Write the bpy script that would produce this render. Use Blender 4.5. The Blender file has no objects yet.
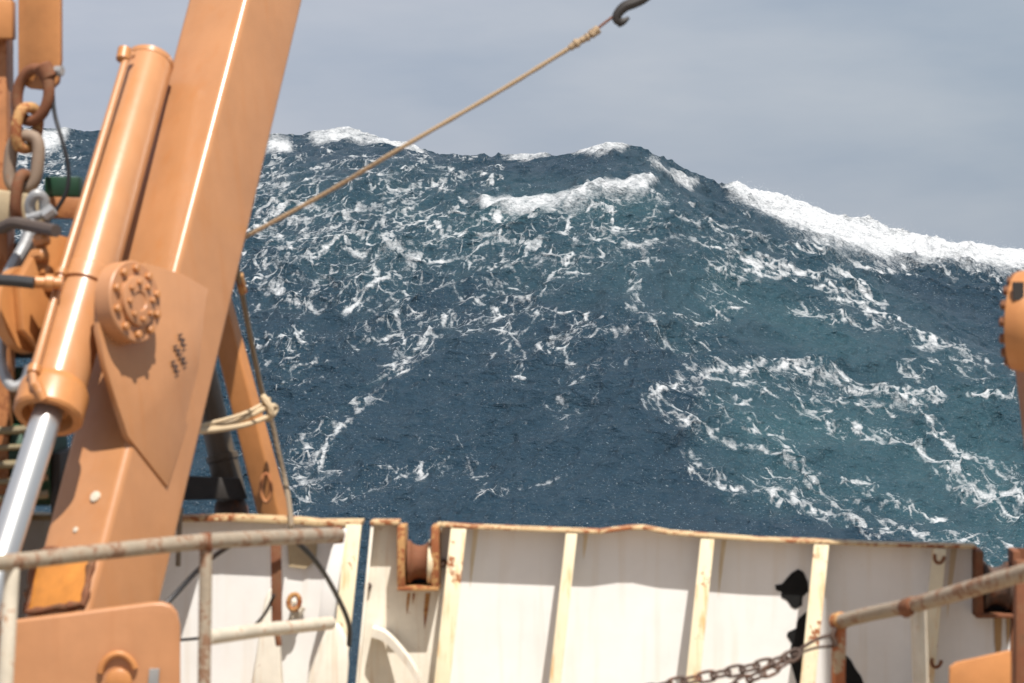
import bpy, math, random
import numpy as np
from mathutils import Vector, Matrix

random.seed(4)
R = math.radians
scene = bpy.context.scene
COL = scene.collection

# ------------------------------------------------------------------ camera
CAM_Z = 9.0
F_PX = 52.0 / 22.2 * 1024
HORIZON_V = 268.0
PITCH = math.atan((341.5 - HORIZON_V) / F_PX)          # camera looks slightly down
cam_data = bpy.data.cameras.new("camera")
cam_data.sensor_width = 22.2
cam_data.sensor_fit = 'HORIZONTAL'
cam_data.lens = 52.0
cam_data.clip_start = 0.1
cam_data.clip_end = 20000
cam_data.dof.use_dof = True
cam_data.dof.focus_distance = 58.0
cam_data.dof.aperture_fstop = 2.1
cam_data.dof.aperture_blades = 8
cam = bpy.data.objects.new("camera", cam_data)
COL.objects.link(cam)
cam.location = (0, 0, CAM_Z)
cam.rotation_euler = (R(90) - PITCH, 0, 0)
scene.camera = cam

# ------------------------------------------------------------------ light, sky, exposure
SUN = Vector((0.44, -1.0, 2.3)).normalized()             # towards the sun: behind the camera, high, a little right
elev = math.asin(SUN.z)
azim = math.atan2(SUN.x, SUN.y)
sun_data = bpy.data.lights.new("sun", 'SUN')
sun_data.energy = 4.9
sun_data.angle = R(0.6)
sun_data.color = (1.0, 0.955, 0.89)
sun = bpy.data.objects.new("sun", sun_data)
COL.objects.link(sun)
sun.rotation_euler = SUN.to_track_quat('Z', 'Y').to_euler()
sun.location = (0, 0, 60)

world = bpy.data.worlds.new("World")
scene.world = world
world.use_nodes = True
wn, wl = world.node_tree.nodes, world.node_tree.links
wn.clear()
out = wn.new('ShaderNodeOutputWorld')
bg = wn.new('ShaderNodeBackground')
bg.inputs['Strength'].default_value = 0.1
sky = wn.new('ShaderNodeTexSky')
sky.sky_type = 'NISHITA'
sky.sun_disc = False
sky.sun_elevation = elev
sky.sun_rotation = azim
sky.dust_density = 2.0
tc = wn.new('ShaderNodeTexCoord')
mp = wn.new('ShaderNodeMapping')
mp.inputs['Scale'].default_value = (6.0, 6.0, 20.0)
mp.inputs['Rotation'].default_value = (0.0, 0.25, 0.0)
cl = wn.new('ShaderNodeTexNoise')
cl.inputs['Scale'].default_value = 1.0
cl.inputs['Detail'].default_value = 5.0
cl.inputs['Roughness'].default_value = 0.5
cr = wn.new('ShaderNodeValToRGB')                         # thin overcast, lighter and darker bands
cr.color_ramp.elements[0].position = 0.36
cr.color_ramp.elements[0].color = (2.75, 3.05, 3.75, 1)
cr.color_ramp.elements[1].position = 0.64
cr.color_ramp.elements[1].color = (3.55, 3.68, 4.2, 1)
sx = wn.new('ShaderNodeSeparateXYZ')
wl.new(tc.outputs['Generated'], sx.inputs['Vector'])
gr = wn.new('ShaderNodeMapRange')                         # the cloud sheet thins to starboard
gr.inputs['From Min'].default_value = -0.25
gr.inputs['From Max'].default_value = 0.25
gr.inputs['To Min'].default_value = 0.0
gr.inputs['To Max'].default_value = 0.8
wl.new(sx.outputs['X'], gr.inputs['Value'])
thin = wn.new('ShaderNodeMix')
thin.data_type = 'RGBA'
thin.blend_type = 'MULTIPLY'
thin.inputs['B'].default_value = (0.80, 0.87, 0.85, 1)
wl.new(gr.outputs['Result'], thin.inputs['Factor'])
mix = wn.new('ShaderNodeMix')
mix.data_type = 'RGBA'
mix.inputs['Factor'].default_value = 0.93
wl.new(tc.outputs['Generated'], mp.inputs['Vector'])
wl.new(mp.outputs['Vector'], cl.inputs['Vector'])
wl.new(cl.outputs['Fac'], cr.inputs['Fac'])
wl.new(sky.outputs['Color'], mix.inputs['A'])
wl.new(cr.outputs['Color'], thin.inputs['A'])
wl.new(thin.outputs['Result'], mix.inputs['B'])
wl.new(mix.outputs['Result'], bg.inputs['Color'])
wl.new(bg.outputs['Background'], out.inputs['Surface'])

scene.view_settings.view_transform = 'Standard'
scene.view_settings.look = 'None'
scene.view_settings.exposure = 0.61
scene.view_settings.gamma = 1.0
scene.view_settings.use_curve_mapping = False
scene.render.engine = 'CYCLES'
scene.cycles.max_bounces = 5
scene.cycles.diffuse_bounces = 3
scene.cycles.glossy_bounces = 3
scene.cycles.use_denoising = True
scene.cycles.sample_clamp_indirect = 4.0
scene.cycles.caustics_reflective = False
scene.cycles.caustics_refractive = False

# ------------------------------------------------------------------ geometry helpers
CAM = Vector((0, 0, CAM_Z))
FW = Vector((0, math.cos(PITCH), -math.sin(PITCH)))
UPV = Vector((0, math.sin(PITCH), math.cos(PITCH)))
RT = Vector((1, 0, 0))


def ray(u, v):
    return RT * ((u - 512) / F_PX) + UPV * (-(v - 341.5) / F_PX) + FW


def P(u, v, d):
    return CAM + ray(u, v) * d


def on_plane(u, v, p0, n):
    r = ray(u, v)
    return CAM + r * ((p0 - CAM).dot(n) / r.dot(n))


def basis(axis):
    a = axis.normalized()
    h = Vector((0, 0, 1)) if abs(a.z) < 0.9 else Vector((1, 0, 0))
    x = a.cross(h).normalized()
    return x, a.cross(x).normalized(), a


class MB:
    """collects shapes for one mesh"""
    def __init__(self):
        self.v, self.f, self.starts = [], [], []

    def add(self, vs, fs):
        o = len(self.v)
        self.starts.append((o, len(self.f)))
        self.v += [Vector(p) for p in vs]
        self.f += [tuple(i + o for i in f) for f in fs]
        return self

    def prism(self, pts, off):
        n = len(pts)
        off = Vector(off)
        a = [Vector(p) for p in pts]
        return self.add(a + [p + off for p in a],
                        [tuple(range(n - 1, -1, -1)), tuple(range(n, 2 * n))] +
                        [(i, (i + 1) % n, n + (i + 1) % n, n + i) for i in range(n)])

    def hexa(self, lo, hi):
        """two quads (bottom ring, top ring) to a closed box"""
        return self.add(list(lo) + list(hi),
                        [(3, 2, 1, 0), (4, 5, 6, 7)] + [(i, (i + 1) % 4, 4 + (i + 1) % 4, 4 + i) for i in range(4)])

    def box(self, c, x, y, z):
        c, x, y, z = Vector(c), Vector(x) / 2, Vector(y) / 2, Vector(z) / 2
        return self.hexa([c - x - y - z, c + x - y - z, c + x + y - z, c - x + y - z],
                         [c - x - y + z, c + x - y + z, c + x + y + z, c - x + y + z])

    def lathe(self, p0, axis, prof, seg=32):
        """prof: (distance along the axis, radius)"""
        x, y, a = basis(axis)
        vs, fs = [], []
        for (l, r) in prof:
            for k in range(seg):
                t = 2 * math.pi * k / seg
                vs.append(p0 + a * l + x * (r * math.cos(t)) + y * (r * math.sin(t)))
        for i in range(len(prof) - 1):
            for k in range(seg):
                k2 = (k + 1) % seg
                fs.append((i * seg + k, i * seg + k2, (i + 1) * seg + k2, (i + 1) * seg + k))
        fs.append(tuple(range(seg - 1, -1, -1)))
        e = (len(prof) - 1) * seg
        fs.append(tuple(range(e, e + seg)))
        return self.add(vs, fs)

    def cyl(self, p0, p1, r0, r1=None, seg=24):
        r1 = r0 if r1 is None else r1
        return self.lathe(p0, p1 - p0, [(0, r0), ((p1 - p0).length, r1)], seg)

    def tube(self, pts, r, seg=10, closed=False):
        pts = [Vector(p) for p in pts]
        n = len(pts)
        rs = r if isinstance(r, (list, tuple)) else [r] * n
        vs, fs = [], []
        prev = None
        for i, p in enumerate(pts):
            if closed:
                t = pts[(i + 1) % n] - pts[i - 1]
            else:
                t = pts[min(i + 1, n - 1)] - pts[max(i - 1, 0)]
            t.normalize()
            if prev is None:
                x = basis(t)[0]
            else:
                x = (prev - t * prev.dot(t)).normalized()
            prev = x
            y = t.cross(x)
            for k in range(seg):
                a = 2 * math.pi * k / seg
                vs.append(p + x * (rs[i] * math.cos(a)) + y * (rs[i] * math.sin(a)))
        m = n if closed else n - 1
        for i in range(m):
            j = (i + 1) % n
            for k in range(seg):
                k2 = (k + 1) % seg
                fs.append((i * seg + k, i * seg + k2, j * seg + k2, j * seg + k))
        if not closed:
            fs.append(tuple(range(seg - 1, -1, -1)))
            fs.append(tuple(range((n - 1) * seg, n * seg)))
        return self.add(vs, fs)

    def build(self, name, mat, parent=None, bevel=0.0, seg=2, smooth=35):
        base = Vector((0, 0, 0))
        if parent is not None:
            q = parent
            while q is not None:
                base += q.location
                q = q.parent
            loc = Vector((0, 0, 0))
        else:
            zs = min(p.z for p in self.v)
            loc = sum(self.v, Vector()) / len(self.v)
            loc.z = zs
            base = loc
        me = bpy.data.meshes.new(name)
        me.from_pydata([tuple(p - base) for p in self.v], [], self.f)
        import bmesh
        bm = bmesh.new()
        bm.from_mesh(me)
        bmesh.ops.recalc_face_normals(bm, faces=bm.faces)
        if bevel > 0:
            es = [e for e in bm.edges if len(e.link_faces) == 2 and e.calc_face_angle(0) > R(30)]
            bmesh.ops.bevel(bm, geom=es, offset=bevel, segments=seg, affect='EDGES', profile=0.5, clamp_overlap=True)
        bm.to_mesh(me)
        bm.free()
        me.polygons.foreach_set('use_smooth', [True] * len(me.polygons))
        me.set_sharp_from_angle(angle=R(smooth))
        me.materials.append(mat)
        o = bpy.data.objects.new(name, me)
        COL.objects.link(o)
        o.location = loc
        if parent is not None:
            o.parent = parent
        return o


def build_each(mb, name, mat, parent, **kw):
    """one object for every shape that was added"""
    st = mb.starts + [(len(mb.v), len(mb.f))]
    for (a, fa), (b_, fb) in zip(st[:-1], st[1:]):
        q = MB()
        q.add(mb.v[a:b_], [tuple(i - a for i in f) for f in mb.f[fa:fb]])
        q.build(name, mat, parent, **kw)


def tag(o, label, cat, group=None, kind=None):
    o['label'] = label
    if cat:
        o['category'] = cat
    if group:
        o['group'] = group
    if kind:
        o['kind'] = kind
    return o


def thing(name, loc, label, cat, group=None):
    o = bpy.data.objects.new(name, None)
    o.empty_display_size = 0.2
    COL.objects.link(o)
    o.location = loc
    return tag(o, label, cat, group)


def smooth_path(pts, n=8):
    """Catmull-Rom through the points"""
    pts = [Vector(p) for p in pts]
    q = [pts[0] * 2 - pts[1]] + pts + [pts[-1] * 2 - pts[-2]]
    res = []
    for i in range(1, len(q) - 2):
        for k in range(n):
            t = k / n
            a, b, c, d = q[i - 1], q[i], q[i + 1], q[i + 2]
            res.append(0.5 * ((2 * b) + (c - a) * t + (2 * a - 5 * b + 4 * c - d) * t * t + (3 * b - a - 3 * c + d) * t ** 3))
    res.append(pts[-1])
    return res


# ------------------------------------------------------------------ materials
def new_mat(name):
    m = bpy.data.materials.new(name)
    m.use_nodes = True
    nt = m.node_tree
    return m, nt, nt.nodes['Principled BSDF'], nt.nodes, nt.links


def rgba(c):
    return (c[0], c[1], c[2], 1)


def paint(name, base, rust=0.15, rough=0.4, scale=3.0, rust_col=(0.16, 0.055, 0.018), mottle=0.12, metallic=0.0,
          streak=0.0, spec=0.5, dirt=(0.35, 0.24, 0.12), bump=0.15):
    """weathered paint: mottled colour, vertical run-off stains, rust where the paint has gone"""
    m, nt, b, N, L = new_mat(name)
    tcn = N.new('ShaderNodeTexCoord')
    n1 = N.new('ShaderNodeTexNoise'); n1.inputs['Scale'].default_value = scale; n1.inputs['Detail'].default_value = 6
    n1.inputs['Roughness'].default_value = 0.65
    n2 = N.new('ShaderNodeTexNoise'); n2.inputs['Scale'].default_value = scale * 6; n2.inputs['Detail'].default_value = 5
    n2.inputs['Roughness'].default_value = 0.7
    mpn = N.new('ShaderNodeMapping'); mpn.inputs['Scale'].default_value = (9, 9, 0.7)
    n3 = N.new('ShaderNodeTexNoise'); n3.inputs['Scale'].default_value = scale * 0.6; n3.inputs['Detail'].default_value = 4
    for q in (n1, n2):
        L.new(tcn.outputs['Object'], q.inputs['Vector'])
    L.new(tcn.outputs['Object'], mpn.inputs['Vector']); L.new(mpn.outputs['Vector'], n3.inputs['Vector'])
    # mottle
    hs = N.new('ShaderNodeMix'); hs.data_type = 'RGBA'; hs.blend_type = 'MULTIPLY'; hs.inputs['Factor'].default_value = 1
    rm = N.new('ShaderNodeMapRange'); rm.inputs['From Min'].default_value = 0.3; rm.inputs['From Max'].default_value = 0.7
    rm.inputs['To Min'].default_value = 1 - mottle; rm.inputs['To Max'].default_value = 1 + mottle * 0.4
    L.new(n1.outputs['Fac'], rm.inputs['Value'])
    hs.inputs['A'].default_value = rgba(base)
    L.new(rm.outputs['Result'], hs.inputs['B'])
    # streaks
    sm = N.new('ShaderNodeMapRange'); sm.inputs['From Min'].default_value = 0.52; sm.inputs['From Max'].default_value = 0.75
    sm.inputs['To Min'].default_value = 0; sm.inputs['To Max'].default_value = streak
    L.new(n3.outputs['Fac'], sm.inputs['Value'])
    ms = N.new('ShaderNodeMix'); ms.data_type = 'RGBA'
    L.new(sm.outputs['Result'], ms.inputs['Factor']); L.new(hs.outputs['Result'], ms.inputs['A'])
    ms.inputs['B'].default_value = rgba(dirt)
    # rust
    ad = N.new('ShaderNodeMath'); ad.operation = 'MULTIPLY_ADD'
    L.new(n2.outputs['Fac'], ad.inputs[0]); ad.inputs[1].default_value = 0.45
    ml = N.new('ShaderNodeMath'); ml.operation = 'MULTIPLY'; L.new(n1.outputs['Fac'], ml.inputs[0]); ml.inputs[1].default_value = 0.55
    L.new(ml.outputs[0], ad.inputs[2])
    th = 0.665 - 0.30 * rust
    rr = N.new('ShaderNodeMapRange'); rr.inputs['From Min'].default_value = th; rr.inputs['From Max'].default_value = th + 0.035
    L.new(ad.outputs[0], rr.inputs['Value'])
    rc = N.new('ShaderNodeMix'); rc.data_type = 'RGBA'
    rc.inputs['A'].default_value = rgba(rust_col); rc.inputs['B'].default_value = rgba([c * 2.1 for c in rust_col])
    L.new(n2.outputs['Fac'], rc.inputs['Factor'])
    mr = N.new('ShaderNodeMix'); mr.data_type = 'RGBA'
    L.new(rr.outputs['Result'], mr.inputs['Factor']); L.new(ms.outputs['Result'], mr.inputs['A']); L.new(rc.outputs['Result'], mr.inputs['B'])
    L.new(mr.outputs['Result'], b.inputs['Base Color'])
    ro = N.new('ShaderNodeMapRange'); ro.inputs['To Min'].default_value = rough; ro.inputs['To Max'].default_value = 0.85
    L.new(rr.outputs['Result'], ro.inputs['Value']); L.new(ro.outputs['Result'], b.inputs['Roughness'])
    b.inputs['Metallic'].default_value = metallic
    b.inputs['Specular IOR Level'].default_value = spec
    bp = N.new('ShaderNodeBump'); bp.inputs['Strength'].default_value = bump; bp.inputs['Distance'].default_value = 0.01
    L.new(ad.outputs[0], bp.inputs['Height']); L.new(bp.outputs['Normal'], b.inputs['Normal'])
    return m


ORANGE = paint('orange_paint', (0.44, 0.208, 0.092), rust=0.03, rough=0.29, scale=2.6, mottle=0.13, streak=0.40, dirt=(0.40, 0.155, 0.045))
ORANGE_MATT = paint('chalky_orange_paint', (0.44, 0.207, 0.096), rust=-0.02, rough=0.4, scale=3.2, mottle=0.15, streak=0.35, dirt=(0.36, 0.15, 0.06))
ORANGE_RUSTY = paint('rusty_orange_paint', (0.42, 0.17, 0.06), rust=0.45, rough=0.5, scale=5, mottle=0.3, streak=0.5, dirt=(0.25, 0.09, 0.03))
ORANGE_DEEP = paint('deep_orange_paint', (0.46, 0.195, 0.065), rust=0.1, rough=0.4, scale=4, mottle=0.2, streak=0.25, dirt=(0.36, 0.13, 0.04))
WHITE = paint('white_bulwark_paint', (0.81, 0.79, 0.76), rust=0.13, rough=0.45, scale=2.6, mottle=0.08, streak=0.22, dirt=(0.55, 0.40, 0.22))
WHITE_RUSTY = paint('stained_white_paint', (0.80, 0.74, 0.63), rust=0.22, rough=0.5, scale=4.5, mottle=0.15, streak=0.45, dirt=(0.5, 0.27, 0.09))
CREAM = paint('cream_stained_flange', (0.74, 0.64, 0.44), rust=0.27, rough=0.5, scale=5.0, mottle=0.15, streak=1.0, dirt=(0.56, 0.29, 0.08))
CAPM = paint('rust_stained_cap', (0.58, 0.42, 0.23), rust=0.56, rough=0.6, scale=3.5, mottle=0.25, streak=0.3, dirt=(0.4, 0.19, 0.06))
RUST = paint('bare_rust', (0.20, 0.085, 0.035), rust=0.7, rough=0.8, scale=7, rust_col=(0.10, 0.035, 0.014), mottle=0.4)
RUST_BRIGHT = paint('orange_rust', (0.50, 0.27, 0.10), rust=0.58, rough=0.8, scale=8, rust_col=(0.16, 0.05, 0.016), mottle=0.4)
RUST_DARK = paint('dark_rust', (0.085, 0.05, 0.035), rust=0.4, rough=0.7, scale=9, rust_col=(0.10, 0.04, 0.02), mottle=0.4)
RAILM = paint('worn_rail_paint', (0.34, 0.275, 0.20), rust=0.52, rough=0.55, scale=7, rust_col=(0.13, 0.07, 0.04), mottle=0.3, streak=0.3, dirt=(0.3, 0.2, 0.12))
RAILW = paint('white_rail_paint', (0.60, 0.53, 0.42), rust=0.36, rough=0.55, scale=7, rust_col=(0.22, 0.10, 0.045), mottle=0.25, streak=0.3)
GREEN = paint('dark_green_paint', (0.008, 0.046, 0.02), rust=0.02, rough=0.5, scale=5, mottle=0.3)
GREY = paint('galvanised_grey', (0.36, 0.36, 0.36), rust=0.08, rough=0.45, scale=8, mottle=0.3, metallic=0.4)
BEIGE = paint('beige_weathered_steel', (0.40, 0.31, 0.19), rust=0.22, rough=0.7, scale=5, mottle=0.3, streak=0.3)
BLACK = paint('black_rubber', (0.016, 0.016, 0.018), rust=-0.4, rough=0.5, scale=5, mottle=0.3)
BLACKP = paint('flaking_black_paint', (0.010, 0.010, 0.010), rust=-0.4, rough=0.75, scale=5, mottle=0.2, spec=0.2)
OLIVE = paint('greasy_olive_steel', (0.10, 0.072, 0.045), rust=0.3, rough=0.45, scale=4, rust_col=(0.09, 0.04, 0.02), mottle=0.35)
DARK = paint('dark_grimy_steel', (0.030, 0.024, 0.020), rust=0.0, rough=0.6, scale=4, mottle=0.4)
DECKM = paint('deck_paint', (0.30, 0.24, 0.17), rust=0.1, rough=0.7, scale=1.5, mottle=0.25)
HULLM = paint('hull_paint', (0.06, 0.08, 0.13), rust=0.1, rough=0.5, scale=1.0)
PATCH = paint('fresh_orange_patch', (0.52, 0.20, 0.035), rust=0.12, rough=0.45, scale=9, rust_col=(0.20, 0.05, 0.015), mottle=0.25)


def chrome():
    m, nt, b, N, L = new_mat('chromed_rod')
    b.inputs['Base Color'].default_value = (0.60, 0.59, 0.57, 1)
    b.inputs['Metallic'].default_value = 0.85
    b.inputs['Roughness'].default_value = 0.33
    return m


CHROME = chrome()


def rope_mat(name, col, turns=70.0):
    m, nt, b, N, L = new_mat(name)
    tcn = N.new('ShaderNodeTexCoord')
    w = N.new('ShaderNodeTexWave'); w.inputs['Scale'].default_value = turns / 3.0; w.inputs['Distortion'].default_value = 1.5
    w.bands_direction = 'DIAGONAL'
    L.new(tcn.outputs['Object'], w.inputs['Vector'])
    mx = N.new('ShaderNodeMix'); mx.data_type = 'RGBA'
    mx.inputs['A'].default_value = rgba([c * 0.86 for c in col]); mx.inputs['B'].default_value = rgba([c * 1.15 for c in col])
    L.new(w.outputs['Fac'], mx.inputs['Factor']); L.new(mx.outputs['Result'], b.inputs['Base Color'])
    b.inputs['Roughness'].default_value = 0.9
    bp = N.new('ShaderNodeBump'); bp.inputs['Strength'].default_value = 0.35; bp.inputs['Distance'].default_value = 0.006
    L.new(w.outputs['Fac'], bp.inputs['Height']); L.new(bp.outputs['Normal'], b.inputs['Normal'])
    return m


ROPE = rope_mat('tan_rope', (0.32, 0.225, 0.135))
ROPE_PALE = rope_mat('pale_rope', (0.50, 0.38, 0.24))
ROPE_GREY = rope_mat('grey_brown_rope', (0.20, 0.15, 0.10))


# ------------------------------------------------------------------ the sea
def hash2(ix, iy, seed):
    h = (ix.astype(np.int64) * 374761393 + iy.astype(np.int64) * 668265263 + seed * 1274126177) & 0xFFFFFFFF
    h = ((h ^ (h >> 13)) * 1274126177) & 0xFFFFFFFF
    h = h ^ (h >> 16)
    return (h & 0xFFFF).astype(np.float32) / 65536.0 * (2 * math.pi)


def gnoise(x, y, seed=0):
    """gradient noise, roughly -0.7..0.7"""
    x0 = np.floor(x); y0 = np.floor(y)
    fx = (x - x0).astype(np.float32); fy = (y - y0).astype(np.float32)
    ux = fx * fx * fx * (fx * (fx * 6 - 15) + 10); uy = fy * fy * fy * (fy * (fy * 6 - 15) + 10)
    r = []
    for dy in (0, 1):
        for dx in (0, 1):
            a = hash2(x0 + dx, y0 + dy, seed)
            r.append(np.cos(a) * (fx - dx) + np.sin(a) * (fy - dy))
    t = r[0] + ux * (r[1] - r[0]); b = r[2] + ux * (r[3] - r[2])
    return t + uy * (b - t)


def fbm(x, y, octs, seed=0, gain=0.5, lac=2.03):
    s = 0; a = 1.0; tot = 0
    for i in range(octs):
        s = s + a * gnoise(x, y, seed + i * 17)
        tot += a; a *= gain; x = x * lac + 13.7; y = y * lac - 7.1
    return s / tot


def worley(x, y, seed=0):
    """distance to the border between cells: 0 on the border"""
    x0 = np.floor(x); y0 = np.floor(y)
    f1 = np.full(x.shape, 9.0, np.float32); f2 = np.full(x.shape, 9.0, np.float32)
    for dy in (-1, 0, 1):
        for dx in (-1, 0, 1):
            a = hash2(x0 + dx, y0 + dy, seed); b = hash2(x0 + dx, y0 + dy, seed + 7)
            d = np.hypot((x0 + dx + a / 6.2832 - x), (y0 + dy + b / 6.2832 - y)).astype(np.float32)
            f2 = np.minimum(f2, np.maximum(f1, d)); f1 = np.minimum(f1, d)
    return f2 - f1


def sstep(a, b, x):
    t = np.clip((x - a) / (b - a), 0, 1)
    return t * t * (3 - 2 * t)


def capsule(U, V, pts, width, soft=1.0, aspect=1.0):
    """1 on a poly-line (in view pixels), falling to 0 at its width; returns the largest"""
    best = np.zeros_like(U)
    for i in range(len(pts) - 1):
        (ax, ay, *aw), (bx, by, *bw) = pts[i], pts[i + 1]
        wa = aw[0] if aw else width; wb = bw[0] if bw else width
        dx, dy = bx - ax, (by - ay) * aspect
        px, py = U - ax, (V - ay) * aspect
        t = np.clip((px * dx + py * dy) / (dx * dx + dy * dy + 1e-6), 0, 1)
        d = np.sqrt((px - t * dx) ** 2 + (py - t * dy) ** 2) / (wa + t * (wb - wa))
        best = np.maximum(best, np.clip(1 - d, 0, 1) ** soft)
    return best


def make_sea():
    f = F_PX
    # columns: azimuth; rows: distance, dense on the face of the wave that faces the ship
    ua = np.concatenate([np.linspace(-900, -60, 140, endpoint=False), np.linspace(-60, 180, 200, endpoint=False),
                         np.linspace(180, 1060, 1100, endpoint=False), np.linspace(1060, 1900, 140)])
    az = (ua - 512) / f
    crest_u = np.array([-900, -400, -100, 0, 40, 100, 200, 270, 310, 350, 385, 420, 460, 520, 560, 600, 640, 662, 690, 720, 760, 800, 850, 900, 950, 1024, 1200, 1900])
    crest_v = np.array([150, 140, 128, 130, 134, 140, 148, 148, 143, 138, 142, 152, 159, 160, 157, 154, 159, 170, 182, 192, 203, 214, 229, 242, 250, 262, 275, 255])
    tc_ = (HORIZON_V - np.interp(ua, crest_u, crest_v)) / f
    k = np.array([1, 2, 3, 2, 1.0]); tc_ = np.convolve(np.pad(tc_, 2, mode='edge'), k / k.sum(), 'valid')
    Dc = np.interp(ua, [-900, 0, 350, 600, 660, 800, 1024, 1900], [74, 70, 68, 64, 64, 69, 74, 80])
    Y0, ZT = 41.0, -5.25
    # rows in a normalised coordinate s: 0 trough, 1 crest
    s = np.concatenate([np.linspace(-0.95, -0.15, 30, endpoint=False), np.linspace(-0.15, 1.06, 1150, endpoint=False),
                        np.linspace(1.06, 1.6, 90, endpoint=False), 1.6 * (60 / 1.6) ** np.linspace(0, 1, 40)])
    S, AZ = np.meshgrid(s, az, indexing='ij')
    DC = np.broadcast_to(Dc, S.shape); TC = np.broadcast_to(tc_, S.shape)
    Y = Y0 + S * (DC - Y0)
    X = AZ * Y
    ZC = TC * DC
    sc = np.clip(S, 0, 1)
    # view tangent rises almost evenly up the face, rounding off at the crest
    h = np.where(S < 0, 0, np.where(S <= 1, np.sin(np.pi / 2 * sc) ** 1.25, 1))
    Z = ZT + (ZC - ZT) * h
    back = np.clip(S - 1, 0, None)
    Z = np.where(S > 1, ZC - (ZC + 4.2) * sstep(0, 0.9, back), Z)
    Z = np.where(S < 0, ZT + 0.4 * sstep(0, -0.9, S) , Z)
    Ub = 512 + AZ * f
    Vb = HORIZON_V - Z / Y * f
    fade = sstep(-0.1, 0.1, S) * sstep(1.5, 1.1, S)
    # the nearer shoulder running down to the right in front of the breaker, and the hollow behind it
    def ridge(pts, w_up, w_dn, amp):
        pu = np.array([p[0] for p in pts]); pv = np.array([p[1] for p in pts])
        rv = np.interp(Ub, pu, pv)
        d = Vb - rv
        e = sstep(pu[0] - 40, pu[0] + 60, Ub) * sstep(pu[-1] + 60, pu[-1] - 40, Ub)
        return amp * e * np.where(d < 0, np.exp(-(d / w_up) ** 2), np.exp(-(d / w_dn) ** 2))
    Z = Z + fade * ridge([(650, 210), (750, 258), (850, 305), (940, 350), (1040, 405), (1300, 500)], 22, 60, 0.62)
    Z = Z - fade * ridge([(760, 230), (860, 262), (960, 300), (1060, 320), (1300, 330)], 25, 22, 0.18)
    Z = Z + fade * ridge([(440, 212), (520, 203), (600, 186), (660, 178)], 8, 26, 0.33)
    Z = Z + fade * ridge([(620, 440), (720, 380), (850, 372), (960, 410), (1100, 490)], 30, 60, 0.22)
    Z = Z + fade * ridge([(250, 300), (330, 262), (460, 250), (640, 262)], 24, 40, 0.16)
    Z = Z + fade * ridge([(240, 430), (380, 360), (520, 330), (640, 350)], 26, 40, 0.14)
    U0 = Ub.astype(np.float32); V0 = (HORIZON_V - Z / Y * f).astype(np.float32)

    # wind sea on the swell
    rng = np.random.RandomState(11)
    Xf = X.astype(np.float32); Yf = Y.astype(np.float32)
    wx = Xf + 0.9 * gnoise(Xf * 0.22, Yf * 0.16, 91); wy = Yf + 0.9 * gnoise(Xf * 0.2 + 9, Yf * 0.2, 92)
    chop = np.zeros_like(Xf); DX = np.zeros_like(Xf); DY = np.zeros_like(Xf)
    for lam, amp, n, spread in ((9.0, 0.045, 5, 0.5), (5.0, 0.024, 7, 0.6), (2.7, 0.017, 9, 0.7), (1.5, 0.0165, 11, 0.7), (0.85, 0.0125, 12, 0.75), (0.48, 0.0075, 14, 0.8), (0.28, 0.0036, 14, 0.9)):
        for i in range(n):
            l = lam * rng.uniform(0.72, 1.35)
            th = -math.pi / 2 + 0.35 + rng.normal() * spread
            kx, ky = math.cos(th) * 2 * math.pi / l, math.sin(th) * 2 * math.pi / l
            ph = kx * wx + ky * wy + rng.uniform(0, 6.28)
            a = amp * rng.uniform(0.6, 1.3)
            c = np.cos(ph); sn = np.sin(ph)
            chop += a * (c + 0.18 * np.cos(2 * ph))
            DX -= a * 0.8 * math.cos(th) * sn; DY -= a * 0.8 * math.sin(th) * sn
    gust = (1.0 + 0.8 * fbm(Xf * 0.10, Yf * 0.07, 3, 55)) * sstep(3.0, 1.4, S).astype(np.float32)
    chop *= gust; DX *= gust; DY *= gust
    rough = fbm(Xf * 2.2, Yf * 1.6, 4, 31, gain=0.55)

    # ---- foam: where it lies (real patches on the water), then its lacy structure
    U, V = U0, V0
    wob = 14 * fbm(Xf * 0.5, Yf * 0.5, 3, 71)
    Uw = U + wob * 1.6; Vw = V + wob
    D = np.zeros_like(U)
    def patch(pts, width, amt, soft=0.7, aspect=1.0):
        nonlocal D
        D = np.maximum(D, amt * capsule(Uw, Vw, pts, width, soft, aspect))
    onface = sstep(1.02, 0.995, S).astype(np.float32)
    # broad fields
    patch([(40, 150), (30, 200)], 60, 0.75)
    patch([(250, 210), (330, 235), (420, 215)], 70, 0.66, 0.5)
    patch([(265, 270), (330, 250), (380, 300)], 60, 0.70, 0.6)
    patch([(260, 170), (400, 175), (480, 180)], 34, 0.52, 0.6)
    patch([(300, 470), (330, 440), (360, 400), (400, 352), (430, 330)], 26, 0.66)
    patch([(300, 500), (330, 440)], 34, 0.62)
    patch([(430, 320), (520, 300), (560, 330)], 55, 0.55)
    patch([(400, 250), (450, 280), (450, 230)], 40, 0.62)
    patch([(470, 250), (560, 250), (620, 225)], 38, 0.60)
    patch([(510, 290), (505, 340), (520, 380)], 16, 0.60)
    patch([(560, 330), (580, 380), (560, 420)], 34, 0.46)
    patch([(625, 255), (632, 300), (650, 318)], 12, 0.85)
    patch([(660, 200), (640, 250)], 18, 0.62)
    patch([(690, 230), (740, 250), (720, 290), (700, 320)], 45, 0.58)
    patch([(330, 495), (450, 470), (420, 440)], 18, 0.46)
    patch([(470, 470), (480, 500), (560, 480)], 14, 0.45)
    patch([(270, 330), (300, 300), (290, 360)], 50, 0.55)
    patch([(600, 330), (680, 340), (720, 350)], 40, 0.42)
    # streaks on the right-hand shoulder
    patch([(735, 258), (800, 275), (850, 300), (900, 330), (960, 345)], 13, 0.82)
    patch([(745, 268), (850, 285), (880, 300)], 9, 0.9)
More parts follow.
